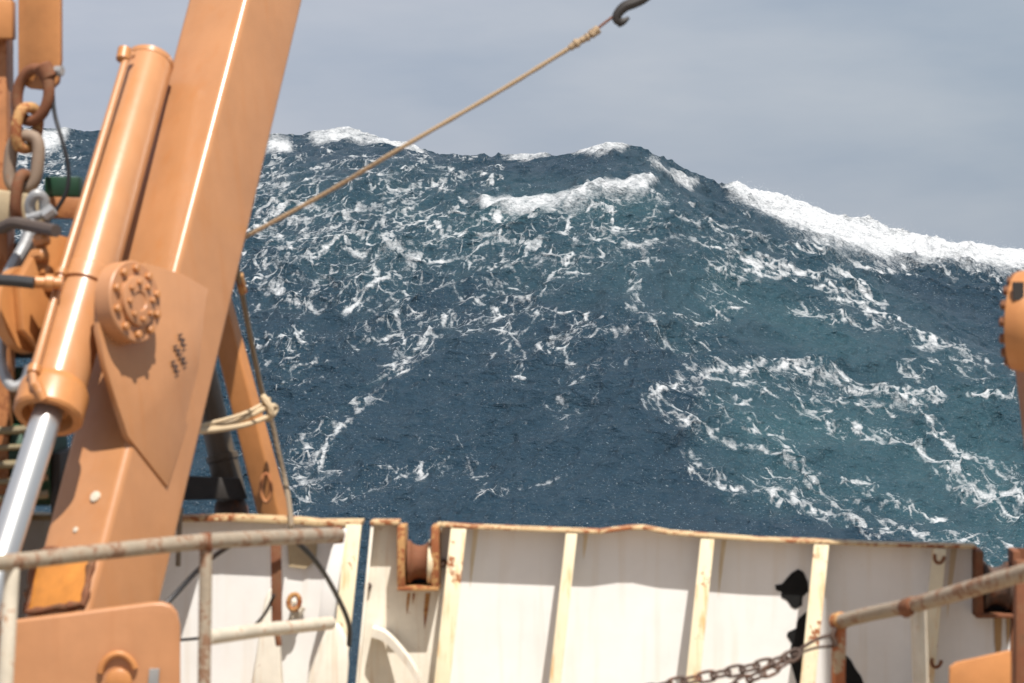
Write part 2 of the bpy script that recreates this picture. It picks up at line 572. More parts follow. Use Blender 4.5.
    patch([(790, 305), (860, 320), (890, 330)], 10, 0.72)
    patch([(900, 365), (920, 385), (930, 360)], 12, 0.74)
    patch([(970, 400), (1020, 410)], 9, 0.85)
    patch([(960, 360), (1010, 380)], 18, 0.6)
    # the big swirl, lower right
    patch([(660, 405), (690, 382), (760, 372), (800, 380), (850, 385)], 22, 0.80)
    patch([(780, 366), (830, 378), (900, 400), (940, 405)], 13, 0.95)
    patch([(655, 405), (680, 425), (720, 440)], 16, 0.80)
    patch([(740, 390), (800, 400), (880, 410)], 14, 0.76)
    patch([(800, 410), (840, 435), (810, 400)], 14, 0.74)
    patch([(700, 400), (760, 430), (800, 470)], 40, 0.56)
    patch([(700, 460), (730, 485), (790, 495), (840, 515), (900, 530)], 20, 0.80)
    patch([(760, 440), (800, 470), (850, 505)], 18, 0.72)
    patch([(860, 430), (920, 455), (960, 480), (1030, 500)], 14, 0.78)
    patch([(900, 405), (960, 455), (1020, 470)], 11, 0.80)
    patch([(980, 485), (1040, 500)], 26, 0.92)
    patch([(860, 480), (910, 500), (960, 520)], 20, 0.60)
    patch([(940, 540), (1020, 560)], 24, 0.72)
    patch([(730, 225), (800, 250), (880, 268), (960, 275), (1040, 285)], 20, 0.5)
    patch([(475, 218), (560, 218), (640, 198)], 22, 0.62)
    D += 0.30 + 0.16 * fbm(Xf * 0.16, Yf * 0.2, 3, 5)
    D -= 0.06 * capsule(Uw, Vw, [(400, 430), (560, 460), (660, 480)], 110, 0.7)
    D -= 0.10 * capsule(Uw, Vw, [(700, 300), (840, 340), (990, 300)], 50, 0.7)
    D = np.clip(D + 0.005 - 0.10 * sstep(600, 720, U) * sstep(330, 380, V), 0, 1.1)
    # lacy cells and threads: thin lines of foam at three sizes, drawn out along the wind; two headings
    wu = 13 * fbm(Xf * 0.9, Yf * 0.9, 3, 21); wv = 9 * fbm(Xf * 0.9 + 5, Yf * 0.9, 3, 22)
    wu2 = 2.6 * fbm(Xf * 3.1, Yf * 2.6, 2, 23); wv2 = 1.2 * fbm(Xf * 3.1 + 5, Yf * 2.6, 2, 24)
    brk = fbm(Xf * 5.5, Yf * 4.0, 3, 51)
    brk2 = fbm(Xf * 13.0, Yf * 8.0, 2, 53)
    soft = np.clip(0.74 + 1.2 * fbm(Xf * 1.9, Yf * 1.7, 2, 54), 0.35, 1.0)
    pres = fbm(Xf * 1.1, Yf * 1.3, 3, 52) * 1.5
    foam = np.zeros_like(U); ridge_lo = np.zeros_like(U)
    rightside = sstep(560, 720, U + 0.35 * (V - 300))
    for ang, msk, sd in ((-0.30, 1 - rightside, 300), (0.40, rightside, 400)):
        ca, sa = math.cos(ang), math.sin(ang)
        p = (U + wu + wu2) * ca + (V + wv + wv2) * sa * 1.0
        q = -(U + wu + wu2) * sa + (V + wv + wv2) * ca
        st_ = 1.0 if sd == 300 else 1.6
        n1 = worley(p / (52 * st_), q / 19, sd + 1); n2 = worley(p / (20 * st_), q / 7.2, sd + 2); n3 = worley(p / (9 * st_), q / 3.6, sd + 3)
        grain = fbm(p / (8 * st_), q / 2.8, 3, sd + 4, gain=0.6)
        e = np.clip(D - 0.40, 0, 1)
        a1 = sstep(0.42, 0.75, D + 0.60 * pres); a2 = sstep(0.40, 0.78, D + 0.75 * pres); a3 = sstep(0.42, 0.9, D + 0.8 * pres)
        l1 = sstep(1.0, 0.25, n1 / (0.055 + 0.20 * e)) * a1
        l2 = sstep(1.0, 0.25, n2 / (0.06 + 0.23 * e)) * a2
        l3 = sstep(1.0, 0.3, n3 / (0.06 + 0.34 * e)) * a3
        gr = sstep(0.06, 0.30, grain + 0.22 * (D - 0.65)) * a3
        solid = sstep(1.0, 1.36, D + 0.9 * (0.18 - n2) + 0.9 * grain + 0.35 * pres)
        fo = np.maximum.reduce([0.88 * l1, 0.72 * l2, 0.48 * l3, 0.42 * gr, 0.85 * solid]) * sstep(-0.30, 0.10, brk + 0.5 * brk2 + 0.25 * (D - 0.6)) * np.maximum(soft, 0.9 * solid)
        fo = np.maximum(fo, 0.32 * sstep(1.0, 0.3, n2 / 0.10) * sstep(-0.08, 0.32, pres) * sstep(-0.1, 0.25, brk))
        fo = np.maximum(fo, 0.42 * sstep(0.14, 0.34, grain) * sstep(-0.25, 0.35, pres + 0.5 * brk) * sstep(-0.1, 0.25, brk2))
        foam += np.clip(fo, 0, 1) * msk; ridge_lo += np.clip(0.5 - n1, 0, 0.5) * msk
    foam *= sstep(0.10, 0.30, D)
    # long windrows: drawn-out foam lines that follow the slope
    fu = U + 7 * fbm(Xf * 1.3, Yf * 1.3, 3, 101); fv = V + 5.5 * fbm(Xf * 1.3 + 7, Yf * 1.3, 3, 102) + 1.6 * fbm(Xf * 5, Yf * 5, 2, 103)
    gate = sstep(-0.28, 0.08, brk + 0.4 * brk2) * np.clip(0.75 + 1.0 * fbm(Xf * 0.9, Yf * 0.9, 2, 104), 0.2, 1)
    for pts, w, amt in (
            ([(700, 236), (735, 250), (800, 273), (850, 297), (900, 325), (960, 345), (1015, 366)], 4.5, 1.0),
            ([(745, 268), (800, 285), (850, 292), (885, 305)], 3.0, 0.8), ([(640, 236), (690, 236), (730, 247)], 3, 0.7),
            ([(790, 306), (840, 314), (885, 328)], 3.0, 0.75), ([(900, 366), (912, 380), (926, 386)], 3.5, 0.8), ([(905, 366), (930, 357), (950, 360)], 2.5, 0.6),
            ([(660, 402), (685, 385), (730, 374), (790, 370), (845, 376), (905, 398), (945, 410)], 6.5, 1.0),
            ([(775, 362), (830, 376), (885, 398), (935, 404)], 4.5, 1.0), ([(735, 384), (790, 398), (850, 402), (905, 408)], 3.5, 0.8),
            ([(655, 400), (668, 418), (700, 430), (735, 446)], 5, 0.85), ([(795, 400), (812, 418), (835, 436), (846, 430)], 3.5, 0.85),
            ([(700, 460), (722, 484), (765, 488), (820, 502), (880, 522), (930, 536)], 6, 0.95), ([(740, 446), (785, 462), (840, 492), (900, 516)], 4, 0.8),
            ([(890, 402), (925, 430), (960, 455), (1015, 474)], 4.0, 0.95), ([(850, 428), (900, 446), (940, 462), (985, 490), (1035, 500)], 4.5, 0.9),
            ([(960, 487), (1000, 490), (1040, 500)], 9, 0.9), ([(970, 400), (1035, 411)], 3, 0.85), ([(955, 345), (1020, 384)], 3, 0.6),
            ([(622, 262), (628, 290), (640, 312), (652, 318)], 3.5, 0.85), ([(655, 205), (642, 235), (636, 262)], 3, 0.6),
            ([(300, 490), (322, 452), (348, 425), (372, 392), (408, 346), (432, 318)], 7, 0.85), ([(296, 505), (318, 470)], 10, 0.7),
            ([(345, 500), (400, 478), (452, 468)], 3, 0.5), ([(455, 440), (470, 474), (480, 502), (530, 490), (570, 478)], 3, 0.5),
            ([(505, 278), (508, 315), (522, 345), (520, 372)], 4, 0.7), ([(416, 256), (440, 240), (455, 226), (480, 222)], 4, 0.75),
            ([(262, 292), (300, 268), (345, 246), (372, 262), (386, 276)], 6, 0.8), ([(256, 232), (300, 222), (360, 206), (420, 200)], 5, 0.7),
            ([(262, 190), (330, 182), (400, 176)], 4, 0.6), ([(250, 270), (280, 246), (330, 232)], 6, 0.75), ([(402, 290), (470, 282), (540, 272)], 3, 0.5)):
        foam = np.maximum(foam, amt * sstep(0.0, 1.0, capsule(fu, fv, pts, w * 0.85, 1.0)) * gate)
    # breaking crests: thick foam
    rag = 7 * fbm(Xf * 1.3, Yf * 0.7, 4, 61, gain=0.5)
    def breaker(pts, wt, wb, amt=1.0):
        pu = np.array([p[0] for p in pts]); pv = np.array([p[1] for p in pts]); pw = np.array([p[2] for p in pts])
        rv = np.interp(U, pu, pv); w = np.interp(U, pu, pw)
        d = (V - rv) + rag * np.clip(w / 14, 0.3, 1.0)
        m = sstep(-w * wt - 1.5, -w * wt * 0.2, d) * sstep(w * wb * 1.35, w * wb * 0.15, d)
        m *= sstep(pu[0], pu[0] + 25, U) * sstep(pu[-1], pu[-1] - 12, U)
        return amt * m.astype(np.float32)
    big = breaker([(715, 190, 3), (750, 203, 8), (790, 218, 15), (830, 234, 19), (880, 246, 18), (940, 254, 16), (1030, 262, 18), (1150, 270, 18), (1500, 280, 16)], 1.0, 1.1)
    sml = breaker([(462, 198, 3), (490, 202, 9), (530, 206, 13), (570, 199, 18), (605, 186, 15), (650, 182, 10), (665, 178, 3)], 0.7, 1.15, 0.95)
    cap1 = breaker([(640, 160, 2), (662, 170, 3), (690, 184, 4), (706, 190, 2)], 1.0, 1.2, 0.8)
    cap2 = breaker([(560, 154, 3), (600, 153, 6), (632, 156, 4)], 1.6, 1.0)
    cap3 = breaker([(300, 143, 2), (350, 138, 3), (385, 142, 1.5), (430, 153, 2)], 1.6, 1.0, 0.9)
    cap4 = breaker([(250, 150, 3), (292, 148, 3), (300, 146, 3)], 1.4, 1.3)
    cap5 = breaker([(490, 160, 2), (530, 159, 4), (555, 157, 2)], 1.6, 1.0, 0.85)
    cap6 = breaker([(-20, 150, 6), (40, 146, 9), (75, 140, 4)], 1.2, 1.3)
    thick = np.maximum.reduce([big, sml, cap1, cap2, cap3, cap4, cap5, cap6])
    tex = 0.88 + 0.8 * fbm(Xf * 2.8, Yf * 2.2, 3, 66)
    foam = np.maximum(foam * onface, np.clip(thick * np.clip(tex + 0.35 * big, 0, 1.2), 0, 1))
    # milky water full of air behind the breakers
    aer = np.maximum.reduce([
        0.75 * capsule(U, V, [(720, 290), (820, 330), (920, 400), (1024, 460)], 90, 0.6),
        1.15 * capsule(U, V, [(780, 430), (900, 440), (1024, 520)], 90, 0.5),
        0.80 * capsule(U, V, [(500, 215), (580, 215), (650, 205)], 42, 0.6),
        0.55 * capsule(U, V, [(400, 215), (520, 235), (620, 260)], 60, 0.6),
        0.45 * capsule(U, V, [(300, 210), (380, 250)], 60, 0.6),
        0.5 * capsule(U, V, [(640, 190), (690, 220)], 40, 0.6)])
    aer = aer * (0.75 + 0.9 * fbm(Xf * 0.45, Yf * 0.35, 3, 81))
    aer = np.clip(0.75 * aer + 0.3 * sstep(0.5, 0.9, D) * ridge_lo, 0, 1)

    # roll it together
    lift = foam * (0.008 + 0.02 * (rough + 0.3)) + thick * (0.10 + 0.12 * fbm(Xf * 1.0, Yf * 1.0, 2, 62, gain=0.4)) + big * (0.12 + 0.18 * fbm(Xf * 0.8, Yf * 0.8, 2, 63, gain=0.4))
    Zf = Z + chop + lift + 0.012 * rough
    Xo = X + DX; Yo = Y + DY
    nr, nc = S.shape
    co = np.stack([Xo, Yo, Zf + CAM_Z], -1).reshape(-1, 3).astype(np.float32)
    idx = np.arange(nr * nc).reshape(nr, nc)
    q = np.stack([idx[:-1, :-1], idx[:-1, 1:], idx[1:, 1:], idx[1:, :-1]], -1).reshape(-1, 4)
    me = bpy.data.meshes.new('sea')
    me.vertices.add(len(co)); me.vertices.foreach_set('co', co.ravel())
    me.loops.add(q.size); me.loops.foreach_set('vertex_index', q.ravel().astype(np.int32))
    me.polygons.add(len(q))
    me.polygons.foreach_set('loop_start', np.arange(0, q.size, 4, dtype=np.int32))
    me.polygons.foreach_set('use_smooth', np.ones(len(q), dtype=bool))
    me.update(calc_edges=True)
    for nm, arr in (('foam', foam), ('aeration', aer)):
        at = me.attributes.new(nm, 'FLOAT', 'POINT')
        at.data.foreach_set('value', np.ascontiguousarray(arr.reshape(-1), dtype=np.float32))
    o = bpy.data.objects.new('sea', me)
    COL.objects.link(o)
    tag(o, 'steep dark blue storm wave streaked with white foam behind the ship', 'sea', kind='structure')

    # material
    m, nt, b, N, L = new_mat('sea_water')
    g = N.new('ShaderNodeNewGeometry')
    fa = N.new('ShaderNodeAttribute'); fa.attribute_name = 'foam'
    ae = N.new('ShaderNodeAttribute'); ae.attribute_name = 'aeration'
    def noise(scale, det, rgh=0.6, vec=None):
        n = N.new('ShaderNodeTexNoise'); n.inputs['Scale'].default_value = scale; n.inputs['Detail'].default_value = det
        n.inputs['Roughness'].default_value = rgh
        L.new(vec or g.outputs['Position'], n.inputs['Vector'])
        return n
    def mrange(src, a, bb, c=0.0, d=1.0):
        n = N.new('ShaderNodeMapRange'); n.interpolation_type = 'SMOOTHSTEP'
        L.new(src, n.inputs['Value'])
        n.inputs['From Min'].default_value = a; n.inputs['From Max'].default_value = bb
        n.inputs['To Min'].default_value = c; n.inputs['To Max'].default_value = d
        return n.outputs['Result']
    def math_(op, a, bb):
        n = N.new('ShaderNodeMath'); n.operation = op
        for i, x in enumerate((a, bb)):
            if hasattr(x, 'links') or hasattr(x, 'node'):
                L.new(x, n.inputs[i])
            else:
                n.inputs[i].default_value = x
        return n.outputs[0]
    fine = noise(11.0, 5, 0.75)
    spk = noise(21.0, 3, 0.65)
    big_ = noise(0.35, 3, 0.5)
    # torn small-scale edges of the foam, plus stray flecks that also paint in glints
    f1 = math_('ADD', fa.outputs['Fac'], math_('MULTIPLY', math_('SUBTRACT', fine.outputs['Fac'], 0.5), 1.5))
    f2 = mrange(f1, 0.10, 1.05)
    f3 = math_('MULTIPLY', f2, mrange(fa.outputs['Fac'], 0.02, 0.25))
    fl = math_('MULTIPLY', mrange(spk.outputs['Fac'], 0.60, 0.76), mrange(big_.outputs['Fac'], 0.30, 0.70, 0.25, 0.60))
    ff = math_('MAXIMUM', f3, fl)
    deep = N.new('ShaderNodeMix'); deep.data_type = 'RGBA'
    deep.inputs['A'].default_value = (0.017, 0.039, 0.060, 1)
    deep.inputs['B'].default_value = (0.035, 0.089, 0.106, 1)
    L.new(ae.outputs['Fac'], deep.inputs['Factor'])
    colr = N.new('ShaderNodeMix'); colr.data_type = 'RGBA'
    L.new(ff, colr.inputs['Factor']); L.new(deep.outputs['Result'], colr.inputs['A'])
    colr.inputs['B'].default_value = (0.54, 0.555, 0.57, 1)
    L.new(colr.outputs['Result'], b.inputs['Base Color'])
    L.new(mrange(ff, 0, 0.6, 0.16, 0.85), b.inputs['Roughness'])
    b.inputs['IOR'].default_value = 1.33
    mpw = N.new('ShaderNodeMapping'); mpw.inputs['Scale'].default_value = (0.55, 1.0, 1.0); mpw.inputs['Rotation'].default_value = (0, 0, 0.25)
    L.new(g.outputs['Position'], mpw.inputs['Vector'])
    r1_ = noise(6.0, 5, 0.68, mpw.outputs['Vector'])
    bp = N.new('ShaderNodeBump'); bp.inputs['Strength'].default_value = 1.0; bp.inputs['Distance'].default_value = 0.21
    L.new(r1_.outputs['Fac'], bp.inputs['Height'])
    bp2 = N.new('ShaderNodeBump'); bp2.inputs['Strength'].default_value = 0.6; bp2.inputs['Distance'].default_value = 0.022
    L.new(ff, bp2.inputs['Height']); L.new(bp.outputs['Normal'], bp2.inputs['Normal'])
    L.new(bp2.outputs['Normal'], b.inputs['Normal'])
    me.materials.append(m)

    # spray torn off the breaking crests: countless droplets
    sel = np.argwhere((big > 0.35) & (rng.rand(*thick.shape) < 0.08))
    rng.shuffle(sel)
    sel = sel[:5000]
    mb = MB()
    tet = [Vector((1, 1, 1)), Vector((-1, -1, 1)), Vector((-1, 1, -1)), Vector((1, -1, -1))]
    P3 = np.stack([Xo, Yo, Zf + CAM_Z], -1)
    vs, fs = [], []
    for (i, j) in sel:
        c = P3[i, j]; w = big[i, j]
        hgt = abs(rng.normal()) * (0.03 + 0.05 * w)
        c = (c[0] + rng.normal() * 0.15 + 0.6 * hgt, c[1] + rng.normal() * 0.2, c[2] + hgt)
        r = rng.uniform(0.002, 0.005)
        ax = rng.normal(size=3); o0 = len(vs)
        rot = Matrix.Rotation(rng.uniform(0, 6.28), 3, Vector(ax).normalized())
        for t in tet:
            p = rot @ t
            vs.append((c[0] + p.x * r, c[1] + p.y * r, c[2] + p.z * r))
        fs += [(o0, o0 + 1, o0 + 2), (o0, o0 + 3, o0 + 1), (o0, o0 + 2, o0 + 3), (o0 + 1, o0 + 3, o0 + 2)]
    sm = bpy.data.meshes.new('spray'); sm.from_pydata(vs, [], fs)
    m2, nt2, b2, N2, L2 = new_mat('spray_drops')
    b2.inputs['Base Color'].default_value = (0.8, 0.82, 0.84, 1); b2.inputs['Roughness'].default_value = 0.6
    sm.materials.append(m2)
    so = bpy.data.objects.new('spray', sm); COL.objects.link(so)
    tag(so, 'white spray drops torn off the breaking wave crests', 'spray', kind='stuff')


make_sea()

# ------------------------------------------------------------------ the ship: deck and bulwark
D0 = 13.1
O0 = P(640, 529, D0)
T = (P(980, 545, D0) - P(460, 526, D0)).normalized()            # along the bulwark, falling to the right
W = Vector((math.sin(R(6.2)), 0.0, math.cos(R(6.2))))            # up the bulwark: the ship is heeling
NV = Vector((-0.053, -1.0, 0.0)).normalized()                    # inboard, towards the camera
PN = T.cross(W).normalized()
PX = D0 / F_PX


def B(u, v, n=0.0):
    """point on the bulwark plate seen at u, v, then n metres inboard"""
    return on_plane(u, v, O0, PN) + NV * n


def Bp(u, v, n=0.0):
    """point n metres inboard of the plate that is seen at u, v"""
    return on_plane(u, v, O0 + NV * n, PN)


DECK_Z = (O0 - W * 1.25).z
hull = MB()
hull.box((0.4, 4.0, DECK_Z - 1.6), (13, 0, 0), (0, 18.9, 0), (0, 0, 3.2))
hull.build('deck', DECKM)
tag(bpy.data.objects['deck'], 'flat ship deck under the rails and bulwark', 'deck', kind='structure')


def cap_strip(mb, line, n0, n1, th):
    """bent flat bar on top of the plate; line = (u, v) along its upper front edge"""
    for (a, b_) in zip(line[:-1], line[1:]):
        A, Bq = Bp(a[0], a[1], n1), Bp(b_[0], b_[1], n1)
        k = NV * (n0 - n1)
        d = -W * th
        mb.hexa([A + d, Bq + d, Bq + k + d, A + k + d], [A, Bq, Bq + k, A + k])


def stay(parent, ut, vt, lean, n_top=0.135, n_bot=0.33, wid=0.08, length=1.3, flange_mat=None, knee=True):
    """upright bracket: a tapering web standing on the plate with a flange along its inboard edge"""
    top = Bp(ut, vt, n_top) - NV * n_top - W * 0.02
    bot = top - W * length + T * (lean * length)
    f = T * 0.006
    web = MB()
    web.prism([top - f, top - f + NV * (n_top - 0.012), bot - f + NV * (n_bot - 0.012), bot - f], f * 2)
    w_ = web.build('stay', WHITE, parent)
    fl = MB()
    a, b_ = top + NV * (n_top - 0.012), bot + NV * (n_bot - 0.012)
    h = T * (wid / 2)
    k = NV * 0.012
    fl.hexa([b_ - h, b_ + h, b_ + h + k, b_ - h + k], [a - h, a + h, a + h + k, a - h + k])
    fl.build('flange', flange_mat or CREAM, w_, bevel=0.003)
    return w_


def panel(mb, uvs, th=0.012, n=0.0):
    mb.prism([B(u, v, n) for u, v in uvs], NV * -th)


# --- main section, right of the slit
main = thing('bulwark', B(700, 683) - W * 0.4, 'long white steel bulwark with six cream stays and rusty top edge below the wave', 'bulwark')
TOP = [(441, 524), (470, 526), (520, 528), (572, 530), (600, 531), (630, 527), (645, 527), (670, 532), (708, 535), (760, 539), (822, 541), (880, 544), (940, 545), (977, 546)]
pm = MB()
below = [(u, v + 1.5) for u, v in TOP]
panel(pm, below + [(972, 612), (1010, 616), (1075, 618), (1075, 800), (425, 800)])
pm.build('plate', WHITE, main)
cm = MB()
cap_strip(cm, TOP, 0.0, 0.135, 0.016)
cm.build('top_bar', CAPM, main, bevel=0.004)
stay(main, 459, 525, 0.01, wid=0.085)
stay(main, 572, 530, 0.0, wid=0.062)
stay(main, 708, 535.5, 0.0, wid=0.075)
stay(main, 822, 541, 0.0, wid=0.082)
stay(main, 940, 545, 0.0, wid=0.075)
for (u, v) in ((939, 556), (936, 660)):                              # rings on the last stay
    c = Bp(u, v, 0.20 if v < 600 else 0.30)
    rg = MB()
    rg.tube([c + T * (0.026 * math.cos(a)) + W * (0.036 * math.sin(a)) + NV * 0.02 for a in [math.pi * 0.9 + i * math.pi / 8 for i in range(10)]], 0.010, 8)
    rg.build('lashing_ring', RUST, main)
# black flaking paint on the plate, partly hidden by a stay
bl = MB()
fig = [(775, 585), (782, 584), (786, 579), (791.5, 573), (798, 569), (802, 571), (804, 573), (806, 578), (808, 582), (808.5, 591), (802.5, 597), (802, 605.5), (795.5, 609), (791.5, 607), (789, 603), (786.7, 600), (781, 597), (781.5, 592), (776, 590)]
bl.prism([B(u, v, 0.0015) for u, v in fig], NV * 0.002)
fig = [(806, 612), (812, 608), (813, 700), (797, 700), (796.5, 683), (792.5, 669), (790.6, 663), (791, 657), (789.6, 651), (791.6, 643), (786.7, 635.6), (787.7, 632), (796.5, 628), (797, 622), (799, 618)]
bl.prism([B(u, v, 0.0015) for u, v in fig], NV * 0.002)
fig = [(846, 655), (851, 660), (855, 668), (861, 676), (866, 690), (838, 690), (838, 652)]
bl.prism([B(u, v, 0.0015) for u, v in fig], NV * 0.002)
build_each(bl, 'black_mark', BLACKP, main)


STAIN = paint('thin_rust_stain', (0.72, 0.60, 0.42), rust=0.05, rough=0.7, scale=8, streak=0.4)
dr = MB()
for (u, v, w0, ln) in ((476, 529, 2.5, 60), (586, 534, 2.2, 26), (724, 540, 2.4, 58), (954, 549, 3.0, 70)):
    dr.prism([B(u - w0, v, 0.0012), B(u + w0, v, 0.0012), B(u + w0 * 0.8 - ln * 0.06, v + ln * 0.5, 0.0012), B(u - ln * 0.1, v + ln, 0.0012), B(u - w0 * 0.7 - ln * 0.06, v + ln * 0.5, 0.0012)], NV * 0.001)
build_each(dr, 'rust_run', STAIN, main)


def fairlead(parent, u0, u1, v0, v1, vroll, open_top=True, frame_mat=None, roller_mat=None, dark_only=False):
    """boxed notch in the bulwark with a grooved roller on a pin"""
    fr = MB()
    wd = (u1 - u0)
    t = 7.5
    dep = 0.16
    for (a, b_) in ((u0, u0 + t), (u1 - t, u1)):
        fr.hexa([B(a, v1, -0.03), B(b_, v1, -0.03), B(b_, v1, dep), B(a, v1, dep)], [B(a, v0, -0.03), B(b_, v0, -0.03), B(b_, v0, dep), B(a, v0, dep)])
    fr.hexa([B(u0, v1 + 4, -0.03), B(u1, v1 + 4, -0.03), B(u1, v1 + 4, dep + .003), B(u0, v1 + 4, dep + .003)], [B(u0, v1, -0.03), B(u1, v1, -0.03), B(u1, v1, dep + .003), B(u0, v1, dep + .003)])
    fro = fr.build('fairlead_frame', frame_mat or RUST_BRIGHT, parent, bevel=0.005)
    c0 = B(u0 + t + 1, vroll, 0.04); c1 = B(u1 - t - 1, vroll, 0.04)
    L_ = (c1 - c0).length
    ro = MB()
    r = (v1 - vroll) * PX * 0.99
    prof = [(0, r), (0.12 * L_, r), (0.2 * L_, r * 0.86), (0.35 * L_, r * 0.78), (0.5 * L_, r * 0.75), (0.65 * L_, r * 0.78), (0.8 * L_, r * 0.86), (0.88 * L_, r), (L_, r)]
    ro.lathe(c0, c1 - c0, prof, 28)
    ro.build('roller', roller_mat or RUST, fro)
    return fro


# post with the roller fairlead between the slit and the main section
post = thing('fairlead_post', B(400, 683) - W * 0.4, 'rust-streaked white bulwark post with brown roller in a notch, beside the narrow slit', 'fairlead')
pp = MB()
panel(pp, [(371, 523), (402, 523), (403, 588), (440, 588), (440, 526), (445, 526), (428, 800), (345, 800)], 0.014, 0.004)
pp.build('plate', WHITE_RUSTY, post)
cp = MB()
cap_strip(cp, [(370, 521), (385, 521), (399, 521)], -0.02, 0.11, 0.022)
cp.build('top_bar', CAPM, post, bevel=0.004)
cp = MB()
cap_strip(cp, [(436, 524), (440.5, 524)], -0.02, 0.11, 0.022)
cp.build('top_bar', CAPM, post, bevel=0.004)
eb = MB()                                                            # upright edge plate along the slit
a, b_ = Bp(371, 523, 0.10), Bp(352, 720, 0.22)
eb.hexa([B(353, 720, 0.002), B(353, 720, 0.002) + T * 0.016, b_ + T * 0.016, b_], [B(371, 523, 0.002), B(371, 523, 0.002) + T * 0.016, a + T * 0.016, a])
eb.build('edge_plate', WHITE_RUSTY, post, bevel=0.004)
fairlead(post, 400, 441, 523.5, 583, 561)
kn = MB()                                                            # curved knee low down by the slit
arc = smooth_path([Bp(372, 628, 0.10), Bp(385, 633, 0.14), Bp(400, 648, 0.2), Bp(414, 668, 0.26), Bp(425, 695, 0.3)], 6)
for p, q in zip(arc[:-1], arc[1:]):
    kn.hexa([p - W * 0.05, q - W * 0.05, q - W * 0.05 - NV * 0.1, p - W * 0.05 - NV * 0.1], [p, q, q - NV * 0.1, p - NV * 0.1])
kn.build('knee', WHITE_RUSTY, post)
st = MB()                                                            # rust runs below the roller
for (u, w0, ln) in ((428, 2.6, 36), (409, 1.6, 22), (414, 1.0, 12)):
    st.prism([B(u - w0, 593, 0.0055), B(u + w0, 593, 0.0055), B(u + w0 * 0.9 - ln * 0.06, 593 + ln * 0.5, 0.0055), B(u - ln * 0.1, 593 + ln, 0.0055), B(u - w0 * 0.8 - ln * 0.06, 593 + ln * 0.5, 0.0055)], NV * 0.001)
build_each(st, 'rust_run', RUST_BRIGHT, post)
bo = MB()
for (u, v) in ((444, 563), (368, 586)):
    bo.lathe(B(u, v, 0.001), NV, [(0, 0.022), (0.03, 0.022), (0.035, 0.012), (0.05, 0.012)], 10)
build_each(bo, 'bolt', RUST_DARK, post)

bk = MB()
bk.prism([B(405, 566, -0.035), B(435, 566, -0.035), B(435, 585, -0.035), B(405, 585, -0.035)], NV * -0.015)
bk.build('back_plate', DARK, post)
rc_ = MB()
c0 = B(431.0, 561, 0.04)
rc_.lathe(c0 - T * 0.012, T, [(0, 0.122), (0.008, 0.126), (0.024, 0.126), (0.03, 0.120)], 28)
rc_.build('roller_rim', CREAM, post)

# right-hand fairlead at the end of the main section
rf = thing('fairlead', B(995, 612) - W * 0.1, 'dark boxed roller fairlead in the rusty notch at the right end of the bulwark', 'fairlead')
fairlead(rf, 972, 1016, 548, 610, 585, frame_mat=RUST, roller_mat=RUST_DARK)
bk = MB()
bk.prism([B(977, 583, -0.05), B(1011, 583, -0.05), B(1011, 612, -0.05), B(977, 612, -0.05)], NV * -0.02)
bk.build('back_plate', DARK, rf)
ep = MB()
panel(ep, [(1012, 548), (1060, 550), (1060, 720), (1009, 720)], 0.012, 0.004)
ep.build('plate', RUST, rf)
st = MB()
for (u, w0, ln) in ((998, 4, 50), (1008, 2, 30)):
    st.prism([B(u - w0, 616, 0.0055), B(u + w0, 616, 0.0055), B(u + w0 * .8, 616 + ln * .6, 0.0055), B(u - 1, 616 + ln, 0.0055), B(u - w0 * .9, 616 + ln * .5, 0.0055)], NV * 0.001)
build_each(st, 'rust_run', paint('thin_rust_run', (0.42, 0.26, 0.12), rust=0.3, rough=0.8, scale=9), rf)

# --- left section, behind the orange leg
left = thing('bulwark', B(230, 683) - W * 0.4, 'short white bulwark section behind the orange leg, with a sloping end bracket beside the slit', 'bulwark')
lp = MB()
panel(lp, [(-80, 514), (150, 519), (300, 521), (347, 523), (330, 800), (-80, 800)])
lp.build('plate', WHITE, left)
cm = MB()
cap_strip(cm, [(-80, 513), (165, 517), (230, 516), (300, 519), (318, 521), (362, 521)], -0.01, 0.135, 0.03)
cm.build('top_bar', CAPM, left, bevel=0.005)
stay(left, 60, 516, 0.0)
stay(left, -60, 516, 0.0)
eb = MB()                                                            # end bracket: a lit slanting plate and its stained edge
a0, a1 = B(327, 560, 0.0), Bp(345, 528, 0.15)
b0, b1 = B(313, 700, 0.0), Bp(330, 700, 0.30)
eb.hexa([b0, b1, b1 + T * 0.012, b0 + T * 0.012], [B(338, 530, 0), a1, a1 + T * 0.012, B(338, 530, 0) + T * 0.012])
e_ = eb.build('end_bracket', WHITE, left)
eb = MB()
a, b_ = Bp(346, 524, 0.152), Bp(328, 700, 0.302)
eb.hexa([b_, b_ + T * 0.085, b_ + T * 0.085 + NV * 0.012, b_ + NV * 0.012], [a, a + T * 0.085, a + T * 0.085 + NV * 0.012, a + NV * 0.012])
eb.build('flange', CREAM, e_, bevel=0.003)
eb = MB()                                                            # bulged foot of the bracket
ou = [(321, 640), (327, 627), (333, 622), (340, 626), (347, 640), (348, 665), (344, 720), (300, 720), (308, 675)]
eb.prism([Bp(u, v, 0.36) for u, v in ou], NV * -0.06)
eb.build('bracket_foot', WHITE_RUSTY, left, bevel=0.02, seg=3)
eb = MB()
eb.prism([Bp(u, v, 0.2) for u, v in [(340, 529), (347, 529), (333, 624), (318, 626), (322, 585), (331, 550)]], NV * -0.02)
eb.build('lit_gusset', WHITE, left, bevel=0.004)
lg = MB()                                                            # small pad eye with a rust-orange ring
c = Bp(294, 602, 0.10)
lg.tube([c + T * (0.03 * math.cos(a)) + W * (0.042 * math.sin(a)) for a in [i * math.pi / 8 for i in range(16)]], 0.014, 8, True)
lg.build('pad_eye', RUST_BRIGHT, left)
lg = MB()
